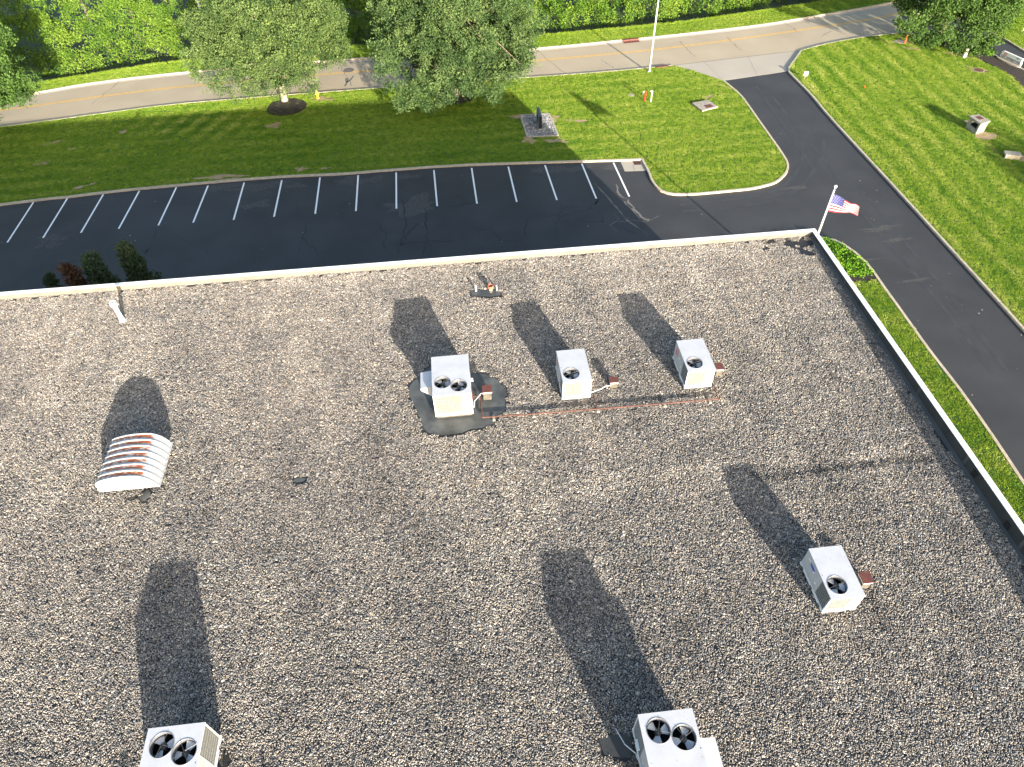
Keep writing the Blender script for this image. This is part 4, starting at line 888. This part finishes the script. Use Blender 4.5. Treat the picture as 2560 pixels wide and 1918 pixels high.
# hydrant
p = G(795, 246, ZL); hyd = empty('fire_hydrant', p, .2, 'yellow fire hydrant by the road right of the round tree', 'fire hydrant')
MB().lathe([(.13, 0), (.13, .05), (.095, .06), (.085, .42), (.12, .43), (.12, .47), (.10, .49)], 0, 0, 16).build('barrel', M['hydrant'], hyd, smooth=False)
MB().lathe([(.11, .49), (.10, .56), (.06, .62), (.03, .63), (.03, .68), (0, .68)], 0, 0, 16).build('bonnet', M['hydrant'], hyd, smooth=True)
for a in (0, math.pi): MB().tube([(.06 * math.cos(a), 0, .36), (.17 * math.cos(a), 0, .36)], .045, 10).build('hose_nozzle', M['hydrant'], hyd)
MB().tube([(0, -.06, .33), (0, -.18, .33)], .06, 12).build('pumper_nozzle', M['hydrant'], hyd)
# concrete drain slab
t = empty('drain_slab', (0, 0, 0), 0, 'flat square concrete drain cover with a rusty red lid near the driveway', 'drain cover')
sq = W(S([(1180, 530), (1500, 470), (1700, 600), (1390, 685)], (1580, 190), 7.9), .27)
MB().prism(poly2(sq), .16, .27, bottom=True).build('slab', M['concrete'], t, bevel=.012)
c_ = sum((p for p in sq), Vector()) / 4
MB().prism([((p.x - c_.x) * .86 + c_.x, (p.y - c_.y) * .86 + c_.y) for p in sq], -.05, .16).build('opening', M['black'], t)
MB().prism(poly2(W(S([(1420, 585), (1550, 560), (1610, 605), (1480, 635)], (1580, 190), 7.9), .27)), .27, .283).build('lid', M['redcap'], t)
# concrete inlet box
t = empty('inlet_box', (39.62, 45.02, 0), math.radians(0), 'chunky pale concrete inlet box with open slot on the right-hand lawn', 'drain box')
Z_ = 1.0; q = W(S([(930, 525), (1110, 490), (1330, 620), (1150, 680)], (2300, 220), 7.53), Z_); L0 = Vector((39.62, 45.02, 0)); q = [p - L0 for p in q]
cc_ = sum(q, Vector()) / 4; ins = lambda f, pts: [((p.x - cc_.x) * f + cc_.x, (p.y - cc_.y) * f + cc_.y) for p in pts]
MB().prism(ins(1, q), .86, Z_, bottom=True).build('lid_slab', M['concrete'], t, bevel=.015)
MB().prism(ins(.88, q), -.05, .16).build('base', M['concrete'], t)
o4 = ins(.88, q); i4 = ins(.62, q)
for k in range(4):
    a, b = o4[k], o4[(k + 1) % 4]; ia, ib = i4[k], i4[(k + 1) % 4]
    full = k in (1, 2)
    if full: MB().prism([a, b, ib, ia], .16, .86, top=False).build('side_wall', M['concrete'], t)
    else:
        MB().prism([a, b, ib, ia], .16, .42).build('side_wall', M['concrete'], t)
        for f0, f1 in ((0, .12), (.88, 1)):
            la = lambda P, Q, f: (P[0] + (Q[0] - P[0]) * f, P[1] + (Q[1] - P[1]) * f)
            MB().prism([la(a, b, f0), la(a, b, f1), la(ia, ib, f1), la(ia, ib, f0)], .42, .86, top=False).build('corner_pier', M['concrete'], t)
MB().prism(ins(.60, q), .1, .5).build('dark_interior', M['black'], t)
pa_ = W(S([(1040, 548), (1130, 530), (1210, 580), (1120, 600)], (2300, 220), 7.53), Z_); MB().prism([(p.x - L0.x, p.y - L0.y) for p in pa_], Z_, Z_ + .012).build('access_cover', M['ironrust'], t)
# recessed panel on the face that catches the sun
a, b = Vector((*o4[3], 0)), Vector((*o4[2], 0)); d_ = (b - a).normalized(); nrm = Vector((d_.y, -d_.x, 0)); 
fr_ = MB()
for (u0, v0, u1_, v1) in ((.14, .24, .86, .28), (.14, .74, .86, .78), (.10, .24, .14, .78), (.86, .24, .90, .78)):
    pa2 = a.lerp(b, u0) + nrm * .012; pb2 = a.lerp(b, u1_) + nrm * .012
    fr_.add([(pa2.x, pa2.y, v0), (pb2.x, pb2.y, v0), (pb2.x, pb2.y, v1), (pa2.x, pa2.y, v1)], [(0, 1, 2, 3)])
fr_.build('panel_edge', M['gutter'], t)
# headwall + gravel channel further down
p = G(2525, 393, ZL); t = empty('headwall', (p.x, p.y, 0), -.35, 'low weathered brown concrete drain headwall at the right edge of the lawn', 'drain box')
MB().box(-.45, -.3, 0, .55, .25, .38).build('wall', M['timber'], t, bevel=.03); MB().box(-.47, -.18, .05, -.45, .12, .28).build('opening', M['ironrust'], t)
MB().box(-.5, -.34, .38, .6, .29, .43).build('cover_slab', M['concrete'], t, bevel=.012)
# manholes
for px, py, r_, lab in ((2447, 176, .38, 'round iron manhole cover in a bare soil ring near the white sign'), (872, 175.5, .42, 'dark manhole cover set in the road left of the drooping tree'), (2251, 104, .4, 'round concrete cover in the soil circle by the orange post'), (1578, 238, .22, 'small grey valve cover in the grass left of the red post')):
    onroad = py == 175.5; p = G(px, py, 0 if onroad else ZL); t = empty('manhole', p, 0, lab, 'manhole cover'); z_ = .008 if onroad else .025
    MB().lathe([(r_ * 1.18, -.02), (r_ * 1.18, z_), (r_, z_ + .002)], 0, 0, 24).build('frame', M['concrete'] if not onroad else M['joint'], t)
    MB().lathe([(r_, z_ - .001), (0, z_)], 0, 0, 24).build('lid', M['ironrust'] if px == 2447 else M['joint'] if onroad else M['concrete'], t)
# storm inlets in the kerbs
for (xa, ya, xb, yb2, lab) in ((1557, 101, 1597, 97, 'rusty storm inlet in the far kerb of the road'), (1640, 169, 1672, 165.5, 'rusty storm inlet in the near kerb beside the street light')):
    a = G(xa, ya, ZC); b = G(xb, yb2, ZC); far = ya < 120; t = empty('storm_inlet', (a.x, a.y, 0), math.atan2(b.y - a.y, b.x - a.x), lab, 'storm drain'); L_ = (b - a).length
    MB().box(0, -.05, .02, L_, .2, ZC + .035).build('hood_casting', M['redcap'], t, bevel=.01)
    s_ = -1 if far else 1
    MB().box(0, min(-.06, -.06 + s_ * .4) if far else .2, .004, L_, (-.06) if far else .58, .016).build('grate', M['ironrust'], t)
# dark monument sign on gravel bed with timber edging
bed = empty('sign_bed', (0, 0, 0), 0, 'rectangular grey gravel bed edged with pale timber around the black sign', 'gravel bed')
MB().prism(SIGNBED, 0, .11).build('bed_soil', M['stone_grey'] if False else M['joint'], bed)
for i in range(4):
    a = Vector((*SIGNBED[i], 0)); b = Vector((*SIGNBED[(i + 1) % 4], 0)); MB().ribbon([a, b], .12).v
    d_ = (b - a).normalized(); n_ = Vector((-d_.y, d_.x, 0)) * .06; c = MB().prism([(a + n_).xy, (b + n_).xy, (b - n_).xy, (a - n_).xy], .0, .16 + .003 * i); c.build('edging_timber', M['timber'], bed)
xs, ys = np.meshgrid(np.arange(5.8, 8.2, .21), np.arange(49.3, 52.9, .21)); xs = xs.ravel() + rng.uniform(-.05, .05, xs.size); ys = ys.ravel() + rng.uniform(-.05, .05, ys.size); k = inside(xs, ys, SIGNBED)
scatter('gravel', SRC_GREY, np.stack([xs[k], ys[k], np.full(k.sum(), .12)], 1), np.ones(k.sum()), rng.normal(.55, .08, k.sum()), parent=bed, kind='stuff')
sg = empty('black_sign', (7.0, 50.27, 0), 0, 'black slab sign seen edge-on standing in its gravel bed', 'sign')
MB().box(-.07, -.02, 0, .03, .05, .26).build('leg', M['concrete'], sg); MB().box(-.07, 1.45, 0, .03, 1.52, .26).build('leg', M['concrete'], sg)
MB().box(-.11, 0, .24, .12, 1.6, 1.22).build('sign_box', M['signblack'], sg, bevel=.01)
MB().box(-.116, .06, .30, -.110, 1.54, 1.16).build('sign_face', mat('grey_sign_face', (.30, .31, .30), .5), sg)
ov = MB(); ov.prism([(.8 + .55 * math.cos(t), .73 + .30 * math.sin(t)) for t in np.linspace(0, 6.28, 28, endpoint=False)], 0, .004); ov.v = [(-.117 - v[2], v[0], v[1]) for v in ov.v]; ov.build('oval_emblem', M['ink'], sg)
# white lettered sign on a stone base
a = Vector((49.5, 57.86, 0)); b = Vector((50.07, 55.83, 0)); an = math.atan2(b.y - a.y, b.x - a.x)
ws = empty('white_sign', (a.x, a.y, .1), an, 'white lettered sign with a red emblem on a stone base in the mulch bed', 'sign'); L_ = (b - a).length
ws.scale = (1, 1, 1)
MB().box(0, -.02, .12, L_, .18, .16).build('plinth', M['concrete'], ws)
pr = [(0, .16), (L_, .16), (L_, .66)] + [(.16 - .16 * math.sin(t), .58 + .08 * math.cos(t)) for t in np.linspace(0, 1.57, 6)]
bd = MB(); bd.prism(pr, 0, .16, bottom=True); bd.v = [(v[0], v[2], v[1]) for v in bd.v]; bd.f = [f[::-1] for f in bd.f]; bd.build('board', M['white'], ws)
st_ = MB(); st_.prism(blob(L_ / 2, -.08, L_ / 2 + .22, .34, 0, n=22, rough=.03, seed=3), 0, .12); st_.build('stone_base', M['concrete'], ws, bevel=.01)
MB().box(L_ - .02, .0, .12, L_ + .06, .14, .32).build('end_block', M['white'], ws)
def text(s_, size, x_, z_, m_, par, nm, depth=.002):
    cu = bpy.data.curves.new(nm, 'FONT'); cu.body = s_; cu.size = size; cu.extrude = depth; cu.offset = size * .03; cu.materials.append(m_); tmp = bpy.data.objects.new(nm + '_source', cu); COL.objects.link(tmp); bpy.context.view_layer.update(); me = bpy.data.meshes.new_from_object(tmp.evaluated_get(bpy.context.evaluated_depsgraph_get())); me.materials.clear(); me.materials.append(m_); bpy.data.objects.remove(tmp); o = bpy.data.objects.new(nm, me); COL.objects.link(o); o.parent = par; o.location = (x_, -.004, z_); o.rotation_euler = (math.pi / 2, 0, 0); return o
text('CDC DISTRIBUTORS', .215, .08, .20, M['ink'], ws, 'lettering')
text('10511', .12, L_ - .58, .50, M['ink'], ws, 'house_number')
lg = MB()
def rring(cx, cz, w_, h_, th, gap=False):
    n_ = 24; o1 = []; o2 = []
    for k in range(n_):
        t = 2 * math.pi * k / n_; c, s_ = math.cos(t), math.sin(t); f = (abs(c) ** 4 + abs(s_) ** 4) ** -.25
        o1.append((cx + w_ * c * f, -.005, cz + h_ * s_ * f)); o2.append((cx + (w_ - th) * c * f, -.005, cz + (h_ - th) * s_ * f))
    lg.add(o1 + o2, [(k, (k + 1) % n_, n_ + (k + 1) % n_, n_ + k) for k in range(n_)])
rring(.42, .49, .15, .115, .03); rring(.42, .49, .095, .065, .03); lg.build('red_emblem', mat('emblem_red', (.55, .08, .07), .6), ws)
# small red and white sign post at the far right edge
p = G(2556, 85, ZL); t = empty('far_sign', p, -.4, 'small red and white post sign at the far right edge', 'sign'); MB().box(-.10, -.02, .55, .14, .02, .82).build('red_board', M['red'], t); MB().box(-.10, -.02, .30, .14, .02, .52).build('white_board', M['white'], t); MB().tube([(0, 0, 0), (0, 0, .8)], .025, 6).build('post', M['signblack'], t)
MB().tube([(.1, .1, 0), (.1, .1, .3)], .025, 6).build('post', M['timber'], t)

# ================================================================== TREES
def limb_tubes(base, top, lobes, r0, rnd, nl=16, crook=.35):
    mb = MB(); b = Vector(base); t = Vector(top); n = 5
    tr = [b.lerp(t, k / n) + Vector((rnd.uniform(-.1, .1), rnd.uniform(-.1, .1), 0)) * (k > 0) for k in range(n + 1)]
    mb.tube(tr, [r0 * (1.25 if k == 0 else 1 - .6 * k / n) for k in range(n + 1)], 9)
    lb = MB()
    for c in rnd.sample(lobes, min(nl, len(lobes))):
        c = Vector(c); k = rnd.uniform(.25, .9); s_ = b.lerp(t, k); mid = s_.lerp(c, .5) + Vector((rnd.uniform(-crook, crook), rnd.uniform(-crook, crook), rnd.uniform(0, crook)))
        r = r0 * .36 * (1.1 - k * .6); lb.tube([s_, mid, c], [r, r * .6, r * .22], 6)
        for _ in range(2):
            e = c + Vector((rnd.uniform(-1, 1), rnd.uniform(-1, 1), rnd.uniform(-.4, .8))); lb.tube([mid.lerp(c, .6), e], [r * .35, r * .1], 5, caps=False)
    return mb, lb
def tree(name, base, height, cz, rx, ry, rz, key, label, group=None, seed=0, nlobes=70, lobe_r=(1.0, 1.7), dens=34, trunk_r=.2, bark='bark', low=-.9, droop=0, cat='tree', tone0=.5, shift=(0, 0), extra=(), sc=1.0, nl=16):
    """crown = many uneven lobes spread over and inside an ellipsoid; leaf clumps on their outer skins"""
    r = random.Random(seed); nr = np.random.default_rng(seed + 5); base = Vector(base); t = empty(name, base, 0, label, cat, group)
    lobes = []
    tries = 0
    while len(lobes) < nlobes and tries < 6000:
        tries += 1; d = Vector((r.gauss(0, 1), r.gauss(0, 1), r.gauss(0, 1))).normalized()
        if d.z < low: continue
        k = r.uniform(.55, .93) if r.random() < .8 else r.uniform(.2, .55)
        c = Vector((d.x * rx * k + shift[0], d.y * ry * k + shift[1], cz + d.z * rz * k)); lr = r.uniform(*lobe_r)
        if droop and d.z < .2: c.z -= droop * abs(d.x * d.x + d.y * d.y) * k
        if c.z - lr * .6 < .5: c.z = .5 + lr * .6
        if any((c - Vector(o[:3])).length < (lr + o[3]) * .42 for o in lobes): continue
        lobes.append((c.x, c.y, c.z, lr))
    lobes += list(extra)
    P = []; S_ = []; T_ = []; ctr = np.array([shift[0], shift[1], cz])
    for (x_, y_, z_, lr) in lobes:
        n = int(dens * lr * lr); d = nr.normal(size=(n, 3)); d /= np.linalg.norm(d, axis=1)[:, None]
        outw = np.array([x_, y_, z_]) - ctr; outw = outw / (np.linalg.norm(outw) + 1e-6)
        keep = (d @ outw > -.35) | (nr.uniform(size=n) < .25); d = d[keep]; n = len(d)
        rad = lr * nr.uniform(.65, 1.06, n) ** .8; q = np.array([x_, y_, z_]) + d * rad[:, None] * np.array([1, 1, .8]); 
        # twig sprays poking beyond the lobe
        far = nr.uniform(size=n) < .07; q[far] += d[far] * .4
        P.append(q); S_.append(nr.uniform(.6, 1.15, n)); T_.append(np.full(n, tone0 + r.uniform(-.12, .12)) + .10 * d[:, 2] + nr.normal(0, .09, n))  # leaf tone rises toward each lobe's top, a painted highlight
    P = np.concatenate(P); S_ = np.concatenate(S_) * sc; T_ = np.concatenate(T_); k = P[:, 2] > .15; P, S_, T_ = P[k], S_[k], T_[k]
    tk, lb = limb_tubes((0, 0, -.2), (shift[0] * .5, shift[1] * .5, height * .78), [l[:3] for l in lobes], trunk_r, r, nl)
    tko = tk.build('trunk', M[bark], t, smooth=True); lb.build('limbs', M[bark], tko, smooth=True, kind='stuff')
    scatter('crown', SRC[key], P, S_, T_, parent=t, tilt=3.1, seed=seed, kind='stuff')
    return t
def hang(base, yp, pts):
    out = []
    for px, py, r_ in pts:
        d = CR * ((px - 1280) / FOC) - CU * ((py - 959) / FOC) + CF; t = yp / d.y; out.append((d.x * t - base.x, yp - base.y, CAMH + d.z * t - base.z, r_))
    return out
BA, BB, BC = G(712, 253, .08), G(1136, 240, .08), Vector((46.3, 62.2, .1))
HA = hang(BA, 54.6, [(560, 205, .8), (620, 225, .7), (500, 190, .7), (480, 150, .8), (690, 225, .7), (770, 215, .8), (590, 240, .5)]) + hang(BA, 59, [(500, 175, .8), (540, 215, .7), (500, 100, .8), (820, 120, .9)])
HB = hang(BB, 52.6, [(1010, 255, .9), (1020, 225, 1.0), (1075, 262, .8), (1055, 235, .9), (1110, 225, .8), (1180, 215, .9), (1235, 228, .9), (1250, 195, 1.0), (1300, 160, 1.0), (1150, 190, 1.1), (980, 195, .9), (965, 160, 1.0)]) + hang(BB, 55, [(1310, 120, 1.1), (955, 120, 1.0), (1330, 60, 1.2), (1270, 90, 1.3)])
HC = hang(BC, 58.5, [(2290, 75, .9), (2330, 95, .8), (2270, 50, .9), (2400, 105, .9), (2450, 110, .9), (2480, 85, 1.0), (2360, 80, 1.0), (2420, 80, 1.1), (2440, 120, .6), (2500, 50, 1.0)])
tree('round_tree', G(712, 253, .08), 8.6, 5.2, 6.2, 5.4, 3.3, 'a', 'round grey-green tree with pale trunk in a dark mulch ring left of the hydrant', 'large trees along the road', seed=3, nlobes=120, lobe_r=(.8, 1.5), trunk_r=.27, bark='bark_pale', low=-.75, tone0=.60, shift=(.1, 0), sc=.9, dens=50, extra=HA)
tree('drooping_tree', G(1136, 240, .08), 13.5, 6.6, 6.1, 5.6, 6.2, 'b', 'broad drooping pale green tree in the middle beyond the parking lot', 'large trees along the road', seed=11, nlobes=170, lobe_r=(.8, 1.45), trunk_r=.3, low=-.95, droop=1.4, tone0=.55, sc=.9, dens=48, shift=(.5, -.4), extra=HB)
tree('corner_tree', (46.3, 62.2, .1), 8.5, 5.4, 5.6, 5.2, 4.3, 'c', 'dark green tree at the top right corner above the orange post', 'large trees along the road', seed=21, nlobes=110, lobe_r=(.8, 1.5), trunk_r=.25, low=-.75, tone0=.62, sc=1.0, droop=.8, dens=50, extra=HC)
et = G(-135, 190, 5.5)
tree('edge_tree', (et.x, et.y, .1), 9.5, 5.8, 4.6, 4.6, 4.2, 'c', 'leafy tree reaching in from the left edge over the road', 'large trees along the road', seed=31, nlobes=90, trunk_r=.25, low=-.6, tone0=.6, sc=.95, droop=.6)
# trees outside the frame on the right whose shadows lie across the lawn
tree('lawn_tree', (52.5, 8.0, .1), 8, 5.0, 3.6, 3.6, 2.6, 'c', 'tree just outside the right edge shading the lawn', None, seed=41, nlobes=60, tone0=.5, trunk_r=.22, dens=26, sc=1.1)
# woodland trees behind the thicket
WOOD = [(-44, 78, 11, 4.2, .35), (-37.5, 82, 12, 4.2, .7), (-31.2, 77.5, 8.5, 3.2, .62), (-28.6, 81, 11.5, 3.4, .55), (-24.2, 82.5, 12, 3.6, .6), (-18.5, 80.5, 9.5, 3.3, .45), (-13.6, 79.2, 9.5, 2.9, .55), (-9.5, 82, 11, 3.4, .5),
        (-4, 78.5, 9, 3.2, .4), (4, 80, 10, 3.6, .45), (12, 78.5, 7.5, 3.2, .55), (19, 80.5, 8.5, 3.4, .5), (27, 82, 9, 3.6, .5), (36, 84, 9, 3.6, .42), (46, 88, 10, 4, .4), (57, 84, 10, 4, .3), (66, 76, 10, 4.2, .3), (-52, 72, 11, 4.4, .3), (-49, 66, 7, 3.2, .35)]
WL = ['woodland tree in the dark top left corner behind the edge tree', 'tall woodland tree, second from the left along the top edge', 'woodland tree with a short pale trunk showing above the thicket bank', 'tall woodland tree behind the left thicket bank, third from the left',
 'woodland tree by the grey street light, left of the round tree', 'woodland tree hidden partly by the left side of the round tree', 'pale-trunked woodland tree rising behind the right side of the round tree', 'woodland tree above the dark gap between the two large roadside trees',
 'woodland tree behind the left side of the drooping tree', 'woodland tree behind the right side of the drooping tree', 'woodland tree just left of the tall pale street light, behind the road', 'woodland tree just right of the tall pale street light, behind the road', 'woodland tree across the road from the driveway mouth',
 'woodland tree above the bend of the road, behind the verge', 'woodland tree behind the corner tree', 'woodland tree right of the corner tree', 'rightmost woodland tree in the dark top right corner', 'woodland tree beyond the left edge behind the road', 'small woodland tree beside the road at the far left edge']
for i, (x, y, hh_, r_, tn) in enumerate(WOOD):
    pl_ = 'left of the round tree' if x < -19 else 'between the round tree and the drooping tree' if x < -6 else 'behind the drooping tree' if x < 9 else 'behind the road right of the drooping tree' if x < 42 else 'in the dark top right corner'
    tree('woodland_tree', (x, y, -1), hh_, hh_ * .66, r_, r_, hh_ * .34, 'w' if i % 3 else 'b', WL[i], 'woodland trees behind the thicket', seed=60 + i, nlobes=32, lobe_r=(.8, 1.4), trunk_r=.16, bark='bark_pale' if i % 2 else 'bark', dens=26, tone0=tn, low=-.6, sc=1.05, nl=12)
# thicket: the unbroken bank of brush along the ditch
DA = np.array([(p.x, p.y) for p in DT])
def y0_at(x_): return np.interp(x_, DA[:, 0], DA[:, 1])
def thick_h(x_, s_):                                # height of the brush s_ metres behind the ditch edge
    lump = noise2(x_, s_ * 1.6 + x_ * .2, 5.0, 71, 2); fine = noise2(x_, s_, 1.6, 72, 2)
    left = np.clip((-17 - x_) / 10, 0, 1); mid = np.exp(-((x_ + 7) / 5) ** 2)
    return -1 + np.clip(s_ / .55, 0, 1) * (2.0 + .18 * s_ + left * .32 * np.clip(s_, 0, 12) + .75 * lump * (1 + .12 * s_) + .35 * fine + 1.6 * np.clip((s_ - 4) / 4, 0, 1)) 
n = 30000
X = rng.uniform(-62, 72, n); s_ = rng.uniform(0, 1, n) ** 1.25 * 15 + .35; Y = y0_at(X) + s_ + .9; Z = thick_h(X, s_)
low_ = (s_ < 1.6); Y = Y + 2.0 + .9 * noise2(X, 0 * X, 5.5, 93, 3) * np.exp(-s_ / 6) * 1.6; Z = Z + .3 * np.clip(s_ / 2, 0, 1); Z = np.where(low_ & (rng.uniform(0, 1, n) < .6), -1 + (Z + 1) * rng.uniform(.2, 1, n), Z) + rng.normal(0, .14, n)
hol = noise2(X, s_ * 1.5, 2.4, 91, 2); k = in_view(X, Y, Z, .08) & ((hol > -.48) | (rng.uniform(0, 1, n) < .12)); X, Y, Z, s_ = X[k], Y[k], Z[k], s_[k]
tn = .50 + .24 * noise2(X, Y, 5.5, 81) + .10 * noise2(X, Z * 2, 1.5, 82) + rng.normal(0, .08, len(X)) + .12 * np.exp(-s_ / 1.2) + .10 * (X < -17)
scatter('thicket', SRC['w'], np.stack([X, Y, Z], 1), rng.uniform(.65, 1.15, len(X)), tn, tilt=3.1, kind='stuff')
# low dark earth beneath the brush
# bushes at the mulch bed
for i, (px, py, lab) in enumerate(((2470, 138, 'small yellow-green bush at the edge of the mulch bed near the white sign'), (2352, 102, 'low green bush under the dark corner tree'))):
    p = G(px, py, .12); t = empty('small_bush', p, 0, lab, 'bush'); d = rng.normal(size=(26, 3)); d /= np.linalg.norm(d, axis=1)[:, None]; d[:, 2] = abs(d[:, 2])
    scatter('foliage', SRC['g' if i == 0 else 'w'], d * .3 + np.array([0, 0, .1]), np.full(26, .8), np.full(26, .55), parent=t, tilt=3.1, seed=i, kind='stuff'); MB().tube([(0, 0, -.05), (0, 0, .3)], .02, 5).build('stem', M['bark'], t)
# evergreens in front of the building
def evergreen(x_, y_, hh_, rad, key, label, seed, tone0=.5):
    t = empty('evergreen', (x_, y_, 0), 0, label, 'evergreen shrub', 'evergreens in front of the building'); r = np.random.default_rng(seed); n = int(270 * rad)
    z_ = r.uniform(.02, 1, n) ** .8; rr_ = rad * (1 - z_) ** .62 * r.uniform(.6, 1.1, n) * (1 + .2 * np.sin(z_ * 23)); a = r.uniform(0, 6.28, n); rr_ *= 1 + .18 * np.sin(3 * a + seed)
    P = np.stack([rr_ * np.cos(a), rr_ * np.sin(a), .2 + z_ * hh_], 1)
    scatter('foliage', SRC[key], P, r.uniform(.7, 1.3, n), tone0 + r.normal(0, .15, n), parent=t, tilt=.5, seed=seed, kind='stuff')
    MB().tube([(0, 0, -.1), (0, 0, hh_ * .9)], [.1, .02], 6).build('trunk', M['bark'], t)
def ev_top(px, py, y_):                             # height of the point above world y seen at the pixel
    d = CR * ((px - 1280) / FOC) - CU * ((py - 959) / FOC) + CF; t = y_ / d.y; return d.x * t, CAMH + d.z * t
for px, py, rad, key, lab, sd, tn in ((310, 618, 1.0, 'j', 'tallest dark evergreen peeking over the parapet, furthest right of its row', 1, .5), (222, 643, .95, 'j', 'blue-green evergreen peeking over the parapet beside a brown one', 2, .8), (168, 668, .6, 'd', 'dead brown evergreen peeking over the parapet', 3, .5), (122, 696, .35, 'j', 'small evergreen tip showing over the parapet, furthest left of its row', 4, .6)):
    x_, z_ = ev_top(px, py, 30.0); evergreen(x_, 30.0, z_ - .25, rad, key, lab, sd, tn)
MB().box(-60, 26, -.05, 14, 31.3, .06).build('front_bed', M['mulch'], kind='structure')
# fallen debris / litter specks on the lawn
print('instances: gravel', len(tone), 'grass', len(GX))
